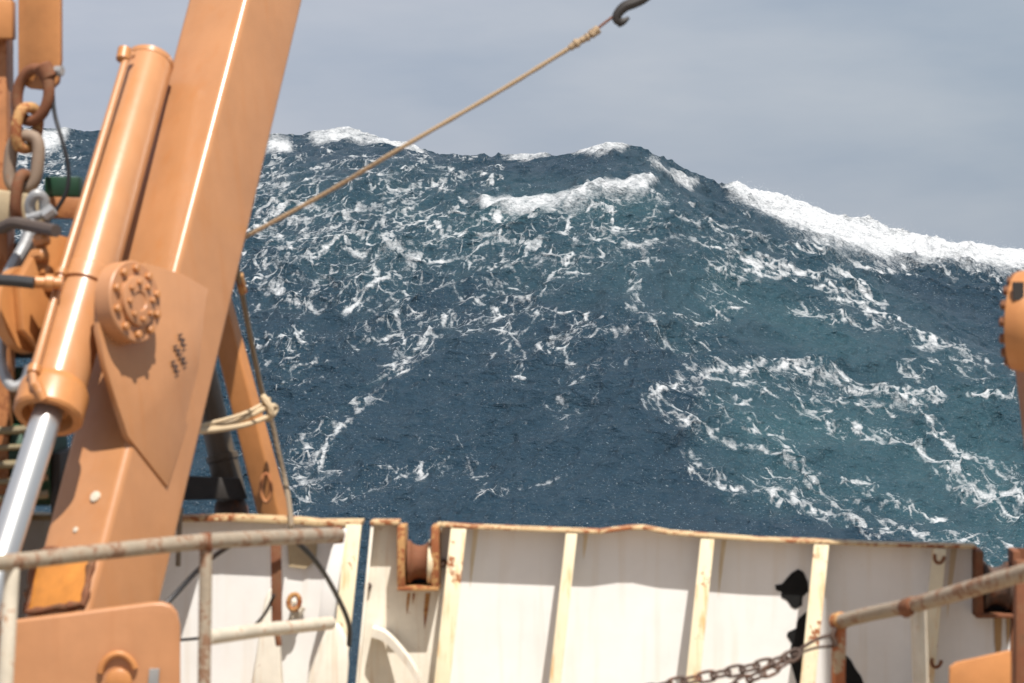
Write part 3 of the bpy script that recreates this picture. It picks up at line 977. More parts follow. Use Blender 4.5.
lg.tube([B(294, 602, 0.0), B(294, 602, 0.1)], 0.012, 8)
lg.tube([B(303, 606, 0.03), B(288, 628, 0.06)], 0.022, 8)
build_each(lg, 'cleat', RAILW, left)
cn = MB()                                                            # pale tapered upright behind the rails
cn.prism([Bp(u, v, 0.17) for u, v in [(246, 720), (258, 640), (264, 600), (270, 588), (277, 598), (279, 640), (284, 720)]], NV * -0.07)
cn.build('upright', WHITE_RUSTY, left, bevel=0.012, seg=3)
db = MB()                                                            # drain flap under the bar
db.prism([B(288, 541, 0.02), B(318, 543, 0.02), B(316, 560, 0.02), B(306, 568, 0.02), B(290, 566, 0.02)], NV * 0.012)
db.build('tan_patch', BEIGE, left)

# ------------------------------------------------------------------ the big orange leg
def lin(v, a, b_):
    return a + (b_ - a) * v


def leg_rough(v):
    k = v / 612.0
    uR = 246 - 160 * k; uE = 305 - 143 * (v / 605.0); uF = 186 - 163 * k
    dR = 1 / ((1 - k) / 12.9 + k / 11.2)                             # straight edges in space
    dE = 1 / ((1 - k) / 13.4 + k / 11.7)
    return P(uF, v, dR + 0.21), P(uR, v, dR), P(uE, v, dE), uF, uE


def face_normal(p, q, r):
    n = (q - p).cross(r - p).normalized()
    return n if n.y < 0 else -n


_a, _b = leg_rough(600), leg_rough(0)
NS = face_normal(_a[1], _b[1], leg_rough(300)[2])                    # right-hand face
NF = face_normal(_a[1], _b[1], leg_rough(300)[0])                    # face towards the camera
r0 = f0 = _a[1]


def S_(u, v, off=0.0):
    return on_plane(u, v, r0 + NS * off, NS)


def Fr(u, v, off=0.0):
    return on_plane(u, v, f0 + NF * off, NF)


def leg_edges(v):
    _, pR, _, uF, uE = leg_rough(v)
    pF, pE = Fr(uF, v), S_(uE, v)
    return pF, pR, pE, pF + pE - pR


leg = thing('slanting_frame', P(95, 640, 11.4), 'thick slanting orange box-section leg carrying the hydraulic cylinder, left of the wave', 'frame leg')
lo, hi = leg_edges(640), leg_edges(-160)
lm = MB(); lm.hexa(lo, hi)
lm.build('box_leg', ORANGE, leg, bevel=0.040, seg=6)
sp = MB()
plate_uv = [(146, 263), (166, 269), (183, 274), (212, 290), (218, 310), (205, 360), (190, 420), (168, 487), (128, 436), (118, 405), (106, 366), (99, 330), (100, 290), (120, 268)]
sp.prism([S_(u, v, 0.012 if u < 170 else (0.010 if v > 480 else -0.001)) for u, v in plate_uv], NS * -0.035)
pl = sp.build('trunnion_plate', ORANGE, leg, bevel=0.004)
sp = MB()
sp.prism([S_(u, v, 0.004) for u, v in [(199, 200), (221, 205), (210, 272), (184, 272)]], NS * -0.01)
hubc = S_(121, 303.5, 0.012)
hb = MB()
hb.lathe(hubc, NS, [(0, 0.200), (0.085, 0.200), (0.092, 0.193), (0.092, 0.125), (0.115, 0.123), (0.12, 0.115), (0.12, 0.05), (0.112, 0.045)], 48)
hub = hb.build('trunnion_hub', ORANGE_MATT, pl, bevel=0.0)
bx, by, _a = basis(NS)
bm_ = MB()
for k in range(10):
    a = 2 * math.pi * k / 10 + 0.2
    c = hubc + NS * 0.09 + bx * (0.162 * math.cos(a)) + by * (0.162 * math.sin(a))
    bm_.lathe(c, NS, [(0, 0.021), (0.02, 0.021), (0.025, 0.015)], 6)
for k in range(8):
    a = 2 * math.pi * k / 8
    c = hubc + NS * 0.118 + bx * (0.09 * math.cos(a)) + by * (0.09 * math.sin(a))
    bm_.lathe(c, NS, [(0, 0.015), (0.015, 0.015), (0.019, 0.010)], 6)
build_each(bm_, 'bolt', ORANGE_DEEP, pl)
# stencilled lines, illegible
STENCIL = paint('worn_black_stencil', (0.07, 0.04, 0.03), rust=-0.3, rough=0.7, scale=10)
for (c0, c1, n) in (((179, 333), (185, 349), 3), ((174, 345), (186, 366), 5), ((172, 360), (178, 375), 3)):
    stn = MB()
    for k in range(n):
        t = (k + 0.5) / n
        u, v = c0[0] + (c1[0] - c0[0]) * t, c0[1] + (c1[1] - c0[1]) * t
        for (du, dv, lu, lv) in ((-1.6, -1.0, 4.0, -1.4), (-1.2, 0.9, 4.0, -1.4)) if k % 2 else ((-1.8, 0.0, 4.2, -1.6), (-1.0, -1.4, 0.8, 3.0)):
            p0, p1 = (u + du, v + dv), (u + du + lu, v + dv + lv)
            nx, ny = -(p1[1] - p0[1]), p1[0] - p0[0]
            q = math.hypot(nx, ny); nx, ny = nx / q * 0.95, ny / q * 0.95
            stn.prism([S_(p0[0] - nx, p0[1] - ny, 0.014), S_(p1[0] - nx, p1[1] - ny, 0.014), S_(p1[0] + nx, p1[1] + ny, 0.014), S_(p0[0] + nx, p0[1] + ny, 0.014)], NS * 0.001)
    stn.build('stencil', STENCIL, pl)
# welded patch low on the front face with a rusty weld round it
pt = MB()
pt.prism([Fr(u, v, 0.006) for u, v in [(37, 551), (93, 552), (83, 604), (26, 612)]], NF * 0.006)
po = pt.build('patch', PATCH, leg, bevel=0.004)
po['label'] = 'bright orange repair patch'
wd = MB()
ring = [Fr(u, v, 0.010) for u, v in [(37, 551), (93, 552), (83, 604), (26, 612)]]
pts = []
for i in range(4):
    for k in range(10):
        p = ring[i].lerp(ring[(i + 1) % 4], k / 10)
        pts.append(p + Vector((random.uniform(-.006, .006), 0, random.uniform(-.006, .006))))
wd.tube(pts, [random.uniform(0.014, 0.026) for _ in pts], 8, True)
wd.build('weld_bead', RUST, po)
# outboard trunnion bracket on the far side of the cylinder
ob = MB()
oc = P(38, 300, 11.55)
NO = NS
ou = [(48, 232), (72, 238), (82, 262), (78, 300), (70, 340), (44, 352), (24, 330), (20, 280)]
ob.prism([on_plane(u, v, P(50, 300, 11.85), NS) for u, v in ou], NS * -0.05)
obo = ob.build('outboard_plate', ORANGE_DEEP, leg, bevel=0.006)
ob = MB()
oc = on_plane(38, 308, P(50, 300, 11.85), NS) - NS * 0.05
ob.lathe(oc, -NS, [(0, 0.215), (0.06, 0.215), (0.075, 0.2), (0.075, 0.12), (0.1, 0.11), (0.1, 0.04)], 40)
ob.build('outboard_hub', ORANGE_DEEP, obo)
ob = MB()
for (u, v) in ((40, 240), (38, 256), (43, 273)):
    c = on_plane(u, v, P(50, 300, 11.85), NS)
    ob.lathe(c - NS * 0.02, NS, [(0, 0.035), (0.06, 0.035), (0.075, 0.02)], 8)
ob.lathe(on_plane(34, 282, P(50, 300, 11.7), NS), Vector((1, 0.2, -0.05)), [(0, 0.03), (0.05, 0.03), (0.055, 0.042), (0.09, 0.042), (0.095, 0.03), (0.13, 0.03)], 12)
build_each(ob, 'hydraulic_fitting', ORANGE_DEEP, obo)
sb = MB()
c = Fr(96, 497, 0.0)
sb.lathe(c, NF, [(0, 0.028), (0.01, 0.028), (0.012, 0.018)], 10)
sb.lathe(Fr(76, 530, 0.0), NF, [(0, 0.014), (0.006, 0.014), (0.008, 0.008)], 10)
build_each(sb, 'paint_spot', RAILW, leg)

# pedestal plate at the leg's foot
ped = thing('leg_pedestal', P(90, 683, 11.0), 'wide rounded orange steel pedestal plate at the foot of the slanting leg', 'pedestal')
NP = Vector((0.10, -1, 0.0)).normalized()
p0 = P(90, 650, 11.0)
ou = [(14, 621), (70, 614), (150, 603.5), (162, 603), (171, 606), (177, 613), (180, 626), (180, 720), (180, 900), (5, 900), (8, 680)]
pd = MB(); pd.prism([on_plane(u, v, p0, NP) for u, v in ou], NP * -0.07)
pd.build('cheek_plate', ORANGE_MATT, ped, bevel=0.012, seg=3)
pd = MB()
pd.tube([on_plane(118 + 18 * math.cos(a), 676 - 22 * math.sin(a), p0 + NP * 0.01, NP) for a in [R(20) + i * R(8) for i in range(20)]], 0.016, 10)
pd.lathe(on_plane(119, 681, p0, NP), NP, [(0, 0.06), (0.03, 0.06), (0.04, 0.045)], 20)
pd.build('pin_boss', ORANGE_DEEP, ped)
pd = MB(); pd.box(on_plane(154, 677, p0 + NP * 0.012, NP), (0.045, 0, 0), (0, 0.024, 0), (0.006, 0, 0.075))
pd.build('grease_plate', GREY, ped)
bk = MB(); bk.box(P(100, 640, 11.62) - Vector((0, 0, 0.75)), (0.7, 0, 0), (0, 0.5, 0), (0, 0, 1.35))
bk.build('base_block', ORANGE_MATT, ped, bevel=0.01)

# ------------------------------------------------------------------ hydraulic cylinder
CT, CB = P(150.5, 60, 12.76), P(50, 408, 11.46)
ax = (CB - CT); LEN = ax.length; axn = ax.normalized()
cyl = thing('hydraulic_cylinder', CB, 'shiny orange hydraulic cylinder with a bright chrome rod in front of the slanting leg', 'hydraulic cylinder')
rt, rb = 0.127, 0.152
ty = LEN * 0.688
bm_ = MB()
bm_.lathe(CT, ax, [(-0.005, rt - 0.03), (0.0, rt - 0.006), (0.006, rt), (0.035, rt), (0.04, rt - 0.004), (0.05, rt - 0.002), (ty - 0.1, rt + 0.012), (ty - 0.09, rt + 0.02), (ty, rt + 0.022),
                   (ty + 0.004, rt + 0.007), (ty + 0.022, rt + 0.007), (ty + 0.026, rt + 0.018), (LEN - 0.13, rb - 0.006), (LEN - 0.125, rb - 0.006)], 64)
bm_.build('barrel', ORANGE, cyl)
gm = MB()
gm.lathe(CT + axn * (LEN - 0.13), ax, [(0, rb - 0.004), (0.03, rb + 0.012), (0.05, rb + 0.017), (0.17, rb + 0.017), (0.185, rb + 0.006), (0.185, 0.125), (0.13, 0.105)], 64)
gm.build('gland', ORANGE_DEEP, cyl, smooth=30)
rm_ = MB()
RB = P(-8, 585, 10.75)
rd0 = CT + axn * (LEN - 0.1)
rm_.cyl(rd0, rd0 + (P(-2, 570, 10.80) - rd0).normalized() * 1.75, 0.072, 0.072, 40)
rm_.build('rod', CHROME, cyl)
tp = MB()
pth = [P(132, 55, 12.57), P(127, 56, 12.53), P(124, 66, 12.48), P(78, 220, 11.93), P(62, 272, 11.75), P(48, 322, 11.57), P(33, 375, 11.37), P(34, 386, 11.32), P(41, 393, 11.30)]
tp.tube(pth[:2] + pth[2:], 0.021, 12)
pp_ = tp.build('feed_pipe', ORANGE, cyl)
tf = MB()
tf.lathe(P(125, 48, 12.54), P(122, 64, 12.49) - P(125, 48, 12.54), [(0, 0.02), (0.008, 0.036), (0.075, 0.036), (0.085, 0.024)], 14)
tf.lathe(P(35.5, 366, 11.405), P(33, 376, 11.37) - P(35.5, 366, 11.405), [(0, 0.024), (0.005, 0.034), (0.045, 0.034), (0.05, 0.024)], 14)
tf.lathe(P(62, 270, 11.755), P(60, 278, 11.725) - P(62, 270, 11.755), [(0, 0.022), (0.004, 0.03), (0.035, 0.03), (0.04, 0.022)], 12)
tf.lathe(P(36, 384, 11.32), P(44, 400, 11.30) - P(36, 384, 11.32), [(0, 0.028), (0.06, 0.026), (0.09, 0.022)], 12)
build_each(tf, 'pipe_fitting', ORANGE_DEEP, pp_)

# ------------------------------------------------------------------ gear at the far left
cpst = thing('deck_post', Vector((P(2, 500, 12.6).x, P(2, 500, 12.6).y, DECK_Z)), 'weathered brown upright post at the left edge of the picture', 'post')
m_ = MB(); q = P(-8, 200, 12.6)
top_, bot_ = P(-8, -60, 12.6), Vector((q.x, q.y, DECK_Z))
m_.box((top_ + bot_) / 2, (0.19, 0, 0), (0, 0.19, 0), (0, 0, (top_ - bot_).z))
m_.build('column', ORANGE_RUSTY, cpst, bevel=0.008)
m_ = MB(); m_.box(P(-2, 20, 12.46), (0.17, 0, 0), (0, 0.1, 0), (0, 0, 0.2))
m_.build('head_block', ORANGE_DEEP, cpst, bevel=0.01)
m_ = MB(); m_.box(P(12, 208, 12.4), (0.36, 0.0, -0.05), (0, 0.2, 0), (0.01, 0, 0.17))
m_.build('cross_arm', BEIGE, cpst, bevel=0.015)
m_ = MB(); m_.box(P(60, 208, 12.55), (0.30, 0, -0.01), (0, 0.16, 0), (0, 0, 0.11))
m_.build('orange_bracket', ORANGE_RUSTY, cpst, bevel=0.008)
m_ = MB(); m_.box(P(64, 187, 12.55), (0.18, 0, 0), (0, 0.14, 0), (0, 0, 0.105))
m_.build('green_box', GREEN, cpst, bevel=0.008)

hp = thing('lifting_plate', P(38, 85, 12.5), 'hanging orange steel plate with a rusty shackle through its eye, upper left', 'lifting plate')
ou = [(18, -160), (60, -160), (60.5, 60), (58, 82), (50, 90), (28, 88), (18, 80)]
m_ = MB(); m_.prism([P(u, v, 12.42) for u, v in ou], Vector((0, 0.07, 0)))
m_.build('plate', ORANGE_DEEP, hp, bevel=0.008)
m_ = MB(); m_.cyl(P(36, 71, 12.40), P(62, 71, 12.33), 0.022, 0.022, 14); m_.lathe(P(57, 71, 12.35), P(62, 71, 12.33) - P(57, 71, 12.35), [(0, 0.03), (0.03, 0.03)], 6)
m_.build('pin', GREY, hp)


def ring_pts(c, xa, ya, hw, hh, n=28, power=2.0):
    pts = []
    for i in range(n):
        a = 2 * math.pi * i / n
        ca, sa = math.cos(a), math.sin(a)
        pts.append(c + xa * (hw * math.copysign(abs(ca) ** (2 / power), ca)) + ya * (hh * math.copysign(abs(sa) ** (2 / power), sa)))
    return pts


X_, Z_, Y_ = Vector((1, 0, 0)), Vector((0, 0, 1)), Vector((0, 1, 0))
ch = thing('anchor_shackle', P(33, 122, 12.4), 'round rusty shackle hanging in the eye of the orange plate', 'shackle')
m_ = MB(); m_.tube(ring_pts(P(33, 95, 12.36), X_ * 0.9 - Y_ * 0.35, Z_ + X_ * 0.1, 0.098, 0.135), 0.030, 12, True)
m_.build('bow', RUST, ch)
m_ = MB(); m_.lathe(P(42, 64, 12.34), P(50, 79, 12.34) - P(42, 64, 12.34), [(0, 0.035), (0.01, 0.046), (0.08, 0.046), (0.09, 0.034)], 14)
m_.build('lug', RUST, ch)
lk1 = MB(); lk1.tube(ring_pts(P(27, 128, 12.36), (Y_ * 0.85 + X_ * 0.75).normalized(), Z_ + X_ * 0.12, 0.068, 0.105, power=2.6), 0.030, 12, True)
lk2 = MB(); lk2.tube(ring_pts(P(24, 162, 12.36), (X_ - Y_ * 0.15).normalized(), Z_ + X_ * 0.1, 0.075, 0.135, power=3.0), 0.034, 12, True)
lk3 = MB(); lk3.tube(ring_pts(P(22, 196, 12.33), (Y_ * 0.9 + X_ * 0.3).normalized(), Z_ + X_ * 0.1, 0.06, 0.11, power=2.6), 0.03, 12, True)
chain = thing('heavy_chain', P(22, 214, 12.35), 'heavy rusty chain links hanging below the round shackle', 'chain')
lk1.build('link', RUST_BRIGHT, chain); lk2.build('link', paint('pitted_brown_iron', (0.24, 0.17, 0.12), rust=0.25, rough=0.7, scale=9), chain); lk3.build('link', RUST, chain)
gs = thing('grey_shackle', P(38, 222, 12.2), 'grey galvanised shackle beside the green box', 'shackle')
m_ = MB(); m_.tube(smooth_path([P(33, 222, 12.22), P(30, 205, 12.2), P(35, 195, 12.18), P(43, 198, 12.2), P(45, 214, 12.22)], 5), 0.028, 10)
m_.build('bow', GREY, gs)
m_ = MB(); m_.cyl(P(27, 218, 12.2), P(52, 212, 12.2), 0.024, 0.024, 12); m_.cyl(P(44, 216, 12.17), P(54, 209, 12.17), 0.034, 0.034, 8)
m_.build('pin', GREY, gs)


def cable(name, pts, r, mat, label, cat, n=8, seg=10):
    m = MB(); m.tube(smooth_path(pts, n), r, seg)
    o = m.build(name, mat)
    return tag(o, label, cat)


cable('electric_cable', [P(52, 70, 12.35), P(54, 110, 12.33), P(62, 140, 12.3), P(68, 165, 12.3), P(67, 190, 12.3), P(55, 212, 12.3), P(44, 226, 12.25)], 0.011, BLACK, 'thin black cable hanging from the shackle pin past the green box', 'cable')
cable('hydraulic_hose', [P(-20, 226, 12.0), P(0, 228, 11.95), P(14, 223, 11.9), P(32, 226, 11.85), P(56, 231, 11.7)], 0.032, paint('grimy_brown_hose', (0.07, 0.05, 0.04), rust=0.0, rough=0.6, scale=8), 'thick dark brown hose above the trunnion at the left edge', 'hose')
cable('hydraulic_hose', [P(-20, 279, 11.5), P(0, 280, 11.5), P(16, 281, 11.5), P(34, 283, 11.5)], 0.030, BLACK, 'straight black hose plugged into the fitting left of the cylinder', 'hose')
cable('hydraulic_hose', [P(34, 222, 12.1), P(25, 245, 12.05), P(12, 268, 12.0), P(2, 290, 12.0), P(-10, 320, 12.0), P(-14, 345, 12.0)], 0.034, GREY, 'pale grey hose curving down past the outboard hub', 'hose')
cable('hydraulic_hose', [P(10, 325, 11.9), P(2, 345, 11.8), P(3, 370, 11.75), P(12, 386, 11.7), P(24, 382, 11.7), P(30, 366, 11.7)], 0.027, GREY, 'grey hose loop hanging low under the outboard hub', 'hose')

win = thing('deck_winch', Vector((P(10, 500, 12.5).x, P(10, 500, 12.5).y, DECK_Z)), 'dark green winch in shadow behind the chrome rod', 'winch')
m_ = MB(); a, b_ = P(-70, 455, 12.75), P(58, 455, 12.75)
m_.lathe(a, b_ - a, [(0, 0.36), (0.03, 0.36), (0.03, 0.18), (0.3, 0.18), ((b_ - a).length - 0.14, 0.18), ((b_ - a).length - 0.14, 0.27), ((b_ - a).length, 0.27)], 32)
m_.build('drum', GREEN, win)
m_ = MB()
for u in (-70, 64):
    q = P(u, 450, 12.8)
    m_.box(Vector((q.x, q.y, (q.z + DECK_Z) / 2)), (0.05, 0, 0), (0, 0.5, 0), (0, 0, q.z - DECK_Z))
build_each(m_, 'side_frame', DARK, win, bevel=0.006)
m_ = MB()
for k in range(5):
    v = 430 + 17 * k
    m_.tube([P(-60, v + 3, 12.52), P(20, v, 12.50), P(48, v - 4, 12.5)], 0.016 if k % 2 else 0.022, 8)
build_each(m_, 'wire_turn', paint('greasy_wire', (0.20, 0.16, 0.09), rust=0.3, rough=0.6, scale=8), win)
m_ = MB(); m_.box(P(20, 300, 12.95), (0.52, 0, 0), (0, 0.3, 0), (0, 0, 0.62)); 
m_.build('housing', DARK, win, bevel=0.02)
m_ = MB(); m_.box(P(6, 395, 12.93), (0.40, 0, 0), (0, 0.3, 0), (0, 0, 0.30))
m_.build('gear_case', GREEN, win, bevel=0.03)

# ------------------------------------------------------------------ braces behind the leg
br = thing('brace_beam', P(275, 520, 13.7), 'slanting orange box beam standing behind the top of the left bulwark, roped to the leg', 'brace')
def brace_quad(v):
    k = (v - 305) / 210.0
    uL, uM, uR_ = 205 + 52 * k, 226 + 52 * k, 234 + 57 * k
    d = 13.5 + 0.12 * k
    return P(uL, v, d), P(uM + 1, v, d - 0.04), P(uR_, v, d + 0.05), P(uR_ - 20, v, d + 0.2)
m_ = MB(); m_.hexa(brace_quad(640), brace_quad(290))
m_.build('beam', ORANGE_DEEP, br, bevel=0.012, seg=3)
m_ = MB(); m_.tube([P(266 + 5 * math.sin(a), 488 - 14 * math.cos(a), 13.38) for a in [i * math.pi / 8 for i in range(16)]], 0.012, 8, True)
m_.build('weld_slot', ORANGE_RUSTY, br)

ra = thing('steering_ram', P(232, 520, 14.0), 'dark greasy ram leaning behind the brace, above the left bulwark', 'ram')
m_ = MB(); a, b_ = P(198, 350, 14.0), P(232, 500, 13.95)
m_.lathe(a, b_ - a, [(0, 0.08), (0.62, 0.08), (0.625, 0.096), (0.66, 0.096), (0.665, 0.088), (0.9, 0.088)], 24)
m_.build('barrel', OLIVE, ra)
m_ = MB(); m_.lathe(P(229, 494, 13.95), P(238, 560, 13.95) - P(229, 494, 13.95), [(0, 0.06), (0.05, 0.09), (0.09, 0.10), (0.5, 0.10)], 20)
m_.build('socket', RUST_DARK, ra)
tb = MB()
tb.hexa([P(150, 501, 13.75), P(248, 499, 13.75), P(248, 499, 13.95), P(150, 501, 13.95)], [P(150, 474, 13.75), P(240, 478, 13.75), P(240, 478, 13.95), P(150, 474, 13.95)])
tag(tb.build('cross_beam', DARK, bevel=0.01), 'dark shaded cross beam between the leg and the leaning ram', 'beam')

# ------------------------------------------------------------------ ropes
tl = thing('tag_line', P(250, 234, 12.4), 'tan rope running up from the leg towards the dark hook against the sky', 'rope')
pts = [P(238, 241.5, 12.85), P(250, 234.5, 12.75), P(330, 190.6, 12.6), P(400, 148.6, 12.4), P(500, 90.8, 12.4), P(574, 45.5, 12.4)]
m_ = MB(); m_.tube(smooth_path(pts, 8), [0.0118 + 0.0012 * math.sin(i * 2.3) for i in range(41)], 8); m_.build('rope', ROPE, tl)
m_ = MB()
sp_ = smooth_path([P(570, 48, 12.4), P(577, 43, 12.4), P(586, 38, 12.4), P(593, 33, 12.4), P(599, 29, 12.4)], 6)
m_.tube(sp_, [0.015 + random.uniform(0, 0.011) for i in range(len(sp_))], 8)
m_.tube([P(594, 31, 12.38), P(593.5, 35.5, 12.37)], 0.007, 6)
m_.build('splice', ROPE, tl)
m_ = MB(); m_.tube(smooth_path([P(597, 29, 12.4), P(606, 22, 12.4), P(616, 14.5, 12.4)], 5), 0.008, 6); m_.build('wire_tail', RUST, tl)
hk = thing('crane_hook', P(620, 24, 12.4), 'dark iron hook at the top of the picture, holding the end of the tan rope', 'hook')
pts = smooth_path([P(662, -20, 12.4), P(651, -7, 12.4), P(643, -1, 12.4), P(634, 3, 12.4), P(626, 6, 12.4), P(620, 11, 12.4), P(616.5, 17, 12.4), P(618, 21.5, 12.4), P(623, 21.5, 12.4), P(629, 17.5, 12.4)], 6)
n = len(pts)
m_ = MB(); m_.tube(pts, [0.019 + 0.010 * math.sin(math.pi * min(1, i / n * 1.25)) if i < n * 0.8 else 0.028 * (1 - (i - n * 0.8) / (n * 0.2) * 0.8) for i in range(n)], 10)
m_.build('hook_body', DARK, hk)
m_ = MB(); m_.tube([P(662, -20, 12.4), P(720, -120, 12.4), P(760, -200, 12.4)], 0.012, 8); m_.build('pendant_wire', RUST_DARK, hk)

vr = thing('hanging_rope', P(270, 480, 13.3), 'thin grey-brown rope hanging from behind the leg down past the brace', 'rope')
pts = [P(235, 262, 12.7), P(240, 283, 12.8), P(247, 320, 13.0), P(256, 365, 13.2), P(264, 400, 13.33), P(270, 415, 13.35), P(278, 450, 13.38), P(287, 490, 13.36), P(291, 520, 12.92), P(290, 533, 12.9)]
m_ = MB(); m_.tube(smooth_path(pts, 6), 0.0155, 8); m_.build('rope', ROPE_GREY, vr)
m_ = MB(); m_.tube([P(239, 275, 12.78), P(243, 292, 12.85)], 0.026, 8); m_.build('knot', RUST_BRIGHT, vr)
ls = thing('lashing', P(235, 425, 13.2), 'pale rope lashing tied round the orange brace and back to the leg', 'rope')
m_ = MB()
m_.tube(smooth_path([P(188, 431, 12.3), P(205, 429, 12.6), P(235, 422, 13.1), P(268, 407, 13.3), P(276, 408, 13.4), P(272, 416, 13.34)], 6), 0.016, 8)
m_.tube(smooth_path([P(190, 432, 12.32), P(215, 430, 12.7), P(245, 425, 13.15), P(270, 416, 13.3)], 6), 0.015, 8)
m_.tube(smooth_path([P(196, 427, 12.5), P(240, 415, 13.1), P(266, 402, 13.31), P(270, 398, 13.33)], 6), 0.011, 8)
m_.tube(smooth_path([P(262, 396, 13.28), P(268, 404, 13.27), P(271, 414, 13.28), P(266, 419, 13.3)], 6), 0.022, 8)
m_.build('rope', ROPE_PALE, ls)
for (u0, v0, d0, u1, v1, d1, lab) in ((180, 517, 12.85, 178, 566, 12.75, 'short frayed rope end hanging over the left bulwark beside the leg'),):
    cable('rope_end', [P(u0 + 1, 510, 12.95), P(u0, v0, d0), P(u0 - 1, 540, 12.8), P(u1, v1, d1)], 0.014, ROPE_GREY, lab, 'rope')

# ------------------------------------------------------------------ railings
def tube_to_deck(mb, p, r, seg=16, foot=True):
    q = Vector((p.x - (p.z - DECK_Z) * math.tan(R(2.0)), p.y, DECK_Z))
    mb.tube([p, q], r, seg)


rl = thing('railing', Vector((P(200, 600, 10.8).x, P(200, 600, 10.8).y, DECK_Z)), 'worn two-bar pipe railing crossing in front of the orange leg and left bulwark', 'railing')
m_ = MB(); m_.tube(smooth_path([P(-40, 566, 8.9), P(20, 561, 9.2), P(110, 551, 9.7), P(205, 541.5, 10.3), P(300, 536.5, 11.2), P(338, 535, 11.9)], 6), [0.031 + 0.0062 * i / 30 for i in range(31)], 16)
m_.build('top_rail', RAILM, rl)
m_ = MB(); m_.tube([P(206, 638, 10.3), P(262, 630, 11.0), P(330, 623, 11.9)], 0.033, 16)
m_.build('mid_rail', RAILW, rl)
m_ = MB(); m_.tube([P(206, 548, 10.3), P(204, 690, 10.25), Vector((P(203, 690, 10.25).x, P(203, 690, 10.25).y, DECK_Z))], 0.028, 16)
m_.build('post', RAILM, rl)
m_ = MB(); m_.tube([P(12, 568, 9.16), P(5, 690, 9.1), Vector((P(4, 690, 9.1).x, P(4, 690, 9.1).y, DECK_Z))], 0.030, 16)
m_.build('post', RAILW, rl)['label'] = 'white flaking post'
m_ = MB(); m_.box((P(276, 543, 11.6) + P(277, 632, 11.6)) / 2, (0.05, 0, 0), (0, 0.03, 0), P(276, 543, 11.6) - P(277, 632, 11.6)); m_.tube([P(277, 632, 11.6), P(279, 646, 11.6)], 0.016, 8)
m_.build('rusty_bar', RUST, rl, bevel=0.004)
m_ = MB()
for u, v, d in ((205, 542.5, 10.3), (338, 535, 11.9)):
    m_.lathe(P(u - 6, v + .5, d), P(u + 6, v - .5, d) - P(u - 6, v + .5, d), [(0, 0.036), (0.01, 0.043), (0.05, 0.043), (0.056, 0.036)], 16)
build_each(m_, 'weld_collar', RUST, rl)
cable('air_hose', [P(128, 645, 11.5), P(150, 618, 11.6), P(170, 600, 11.7), P(196, 572, 11.75), P(220, 552, 11.7), P(248, 537, 11.6), P(275, 533, 11.5), P(300, 545, 11.6), P(322, 570, 11.8), P(340, 602, 12.2), P(349, 625, 12.4), P(349, 645, 12.5)], 0.013, BLACK, 'thin black hose arching over the left railing and down to the slit', 'hose')
cable('hanging_lead', [P(274, 595, 11.55), P(266, 612, 11.6), P(254, 626, 11.7), P(240, 633, 11.9), P(180, 640, 12.0), P(140, 640, 12.0)], 0.008, BLACK, 'dark lead drooping from the rusty bar towards the orange pedestal', 'cable')

rr = thing('railing', Vector((P(900, 620, 10.6).x, P(900, 620, 10.6).y, DECK_Z)), 'flaking pipe handrail rising to the right edge in front of the bulwark', 'railing')
m_ = MB(); m_.tube([P(838, 622, 11.3), P(870, 614, 11.05), P(914, 605, 10.7), P(960, 592, 10.3), P(1030, 571, 9.8), P(1090, 555, 9.4)], [0.034, 0.034, 0.035, 0.037, 0.037, 0.037], 18)
m_.build('top_rail', RAILM, rr)
m_ = MB(); m_.lathe(P(834, 623, 11.32), P(848, 619, 11.25) - P(834, 623, 11.32), [(0, 0.03), (0.012, 0.044), (0.055, 0.044), (0.065, 0.034)], 18)
m_.build('end_cap', RUST_BRIGHT, rr)
m_ = MB(); q = P(839, 625, 11.3); m_.tube([q, P(838, 690, 11.3), Vector((P(838, 690, 11.3).x - .02, q.y, DECK_Z))], 0.034, 16)
m_.build('post', paint('rust_eaten_post', (0.55, 0.42, 0.27), rust=0.75, rough=0.7, scale=5, rust_col=(0.22, 0.07, 0.025), mottle=0.3, streak=0.6), rr)
m_ = MB(); q = P(918, 606, 10.7); m_.tube([q, P(921, 690, 10.65), Vector((P(921, 690, 10.65).x - .02, q.y, DECK_Z))], 0.036, 16)
m_.build('post', RAILW, rr)
m_ = MB(); m_.lathe(P(905, 608.5, 10.77), P(924, 603, 10.6) - P(905, 608.5, 10.77), [(0, 0.037), (0.01, 0.044), (0.09, 0.044), (0.1, 0.037)], 16)
m_.build('weld_collar', RUST, rr)

# chain slung from the rail end
sc = thing('safety_chain', P(760, 683, 11.3), 'slack double safety chain slung from the rusty end of the right handrail', 'chain')
def run(pts, pitch=0.070):
    path = smooth_path(pts, 30)
    acc = pitch; k = 0
    for a, b_ in zip(path[:-1], path[1:]):
        acc += (b_ - a).length
        if acc >= pitch:
            acc -= pitch
            t = (b_ - a).normalized()
            s1 = t.cross(Y_).normalized(); s2 = t.cross(s1).normalized()
            side = (s1 * 0.9 + s2 * 0.45).normalized() if k % 2 == 0 else (s2 * 0.95 + s1 * 0.35).normalized()
            m = MB(); m.tube(ring_pts(a, t, side, 0.047, 0.024, 16, 2.6), 0.0082, 7, True)
            m.build('link', RUST_DARK, sc)
            k += 1
run([P(792, 656, 11.3), P(770, 663, 11.3), P(735, 671, 11.3), P(700, 678, 11.3), P(672, 684, 11.3), P(640, 692, 11.3)])
run([P(792, 656, 11.25), P(775, 668, 11.2), P(752, 678, 11.2), P(728, 689, 11.2), P(700, 702, 11.2)])
m_ = MB()
m_.tube(smooth_path([P(836, 634, 11.28), P(815, 640, 11.28), P(792, 655, 11.28)], 6), 0.009, 8)
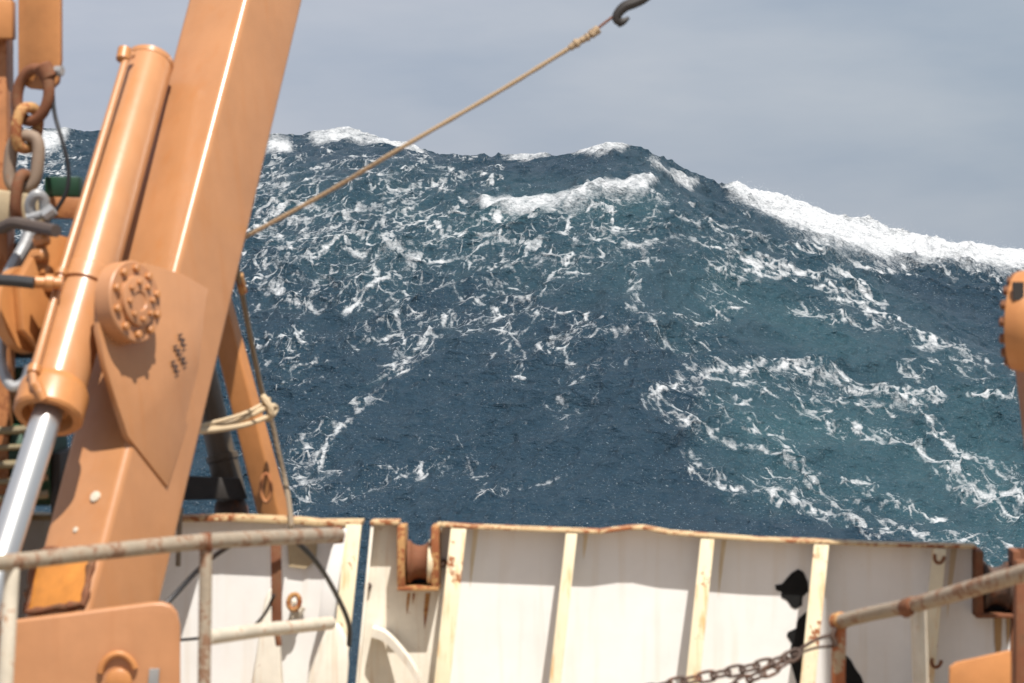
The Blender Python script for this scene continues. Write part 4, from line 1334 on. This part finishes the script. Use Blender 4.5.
m_.tube(smooth_path([P(836, 646, 11.28), P(815, 648, 11.27), P(792, 656, 11.27)], 6), 0.007, 8)
m_.tube(smooth_path([P(835, 628, 11.26), P(832, 636, 11.25), P(836, 646, 11.26)], 6), 0.012, 8)
m_.build('tail_wire', RUST_DARK, sc)

# ------------------------------------------------------------------ right-hand leg of the frame (mostly outside the picture)
r_leg = thing('slanting_frame', Vector((P(1090, 700, 11.5).x, P(1090, 700, 11.5).y, DECK_Z)), 'rusty orange frame leg with a bolted round hub, cut off by the right edge', 'frame leg')
m_ = MB()
def rq(v, u0, u1, d, dp=0.4):
    return [P(u0, v, d), P(u1, v, d), P(u1, v, d) + Y_ * dp, P(u0, v, d) + Y_ * dp]
m_.hexa(rq(760, 1078, 1200, 11.6), rq(330, 1027, 1150, 11.6))
m_.build('lower_leg', ORANGE_RUSTY, r_leg, bevel=0.01)
m_ = MB(); m_.hexa(rq(345, 1040, 1200, 11.34, 0.2), rq(-460, 1036, 1200, 11.2, 0.2))
m_.build('shade_leg', ORANGE, r_leg, bevel=0.02, seg=3)  # unseen upper length, added and sized to shade the right-hand bulwark bays
NH = Vector((-0.55, -0.83, 0.0)).normalized()
NH2 = Vector((0.90, -0.42, -0.03)).normalized()
hc = P(1014, 321, 11.42)
m_ = MB(); m_.lathe(hc, NH2, [(0, 0.20), (0.01, 0.236), (0.04, 0.242), (0.13, 0.242), (0.15, 0.23), (0.15, 0.15), (0.17, 0.14), (0.17, 0.04)], 48)
hub2 = m_.build('trunnion_hub', ORANGE_DEEP, r_leg)
bx, by, _a = basis(NH2)
m_ = MB()
for k in range(16):
    a = 2 * math.pi * k / 16
    c = hc + bx * (0.205 * math.cos(a)) + by * (0.205 * math.sin(a))
    m_.lathe(c + NH2 * 0.02, -NH2, [(0, 0.026), (0.034, 0.026), (0.040, 0.018)], 6)
build_each(m_, 'bolt', RUST, hub2)
m_ = MB(); m_.box(P(1018, 291, 11.2), (0.05, 0, 0), (0, 0.03, 0), (0, 0, 0.085)); m_.build('keeper', DARK, hub2)

gp = thing('orange_plate', P(990, 690, 10.6), 'small slanted orange steel plate under the right handrail', 'plate')
m_ = MB(); m_.prism([P(u, v, 10.9) for u, v in [(950, 668), (957, 663), (1011, 651), (1011, 720), (948, 720)]], Vector((0.0, 0.04, 0)))
m_.build('plate', ORANGE_DEEP, gp, bevel=0.004)
m_ = MB(); m_.box(P(985, 722, 10.95) - Vector((0, 0, 0.18)), (0.2, 0, 0), (0, 0.06, 0), (0, 0, 2 * (P(985, 722, 10.95).z - DECK_Z - 0.18)))
m_.build('foot', ORANGE_RUSTY, gp)
up = MB(); q = P(1021, 560, 11.2)
up.box(Vector((q.x, q.y, (q.z + DECK_Z) / 2)), (0.055, 0, 0), (0, 0.06, 0), (0, 0, q.z - DECK_Z))
tag(up.build('stanchion', RUST, bevel=0.004), 'brown rusted upright at the right edge below the handrail end', 'stanchion')
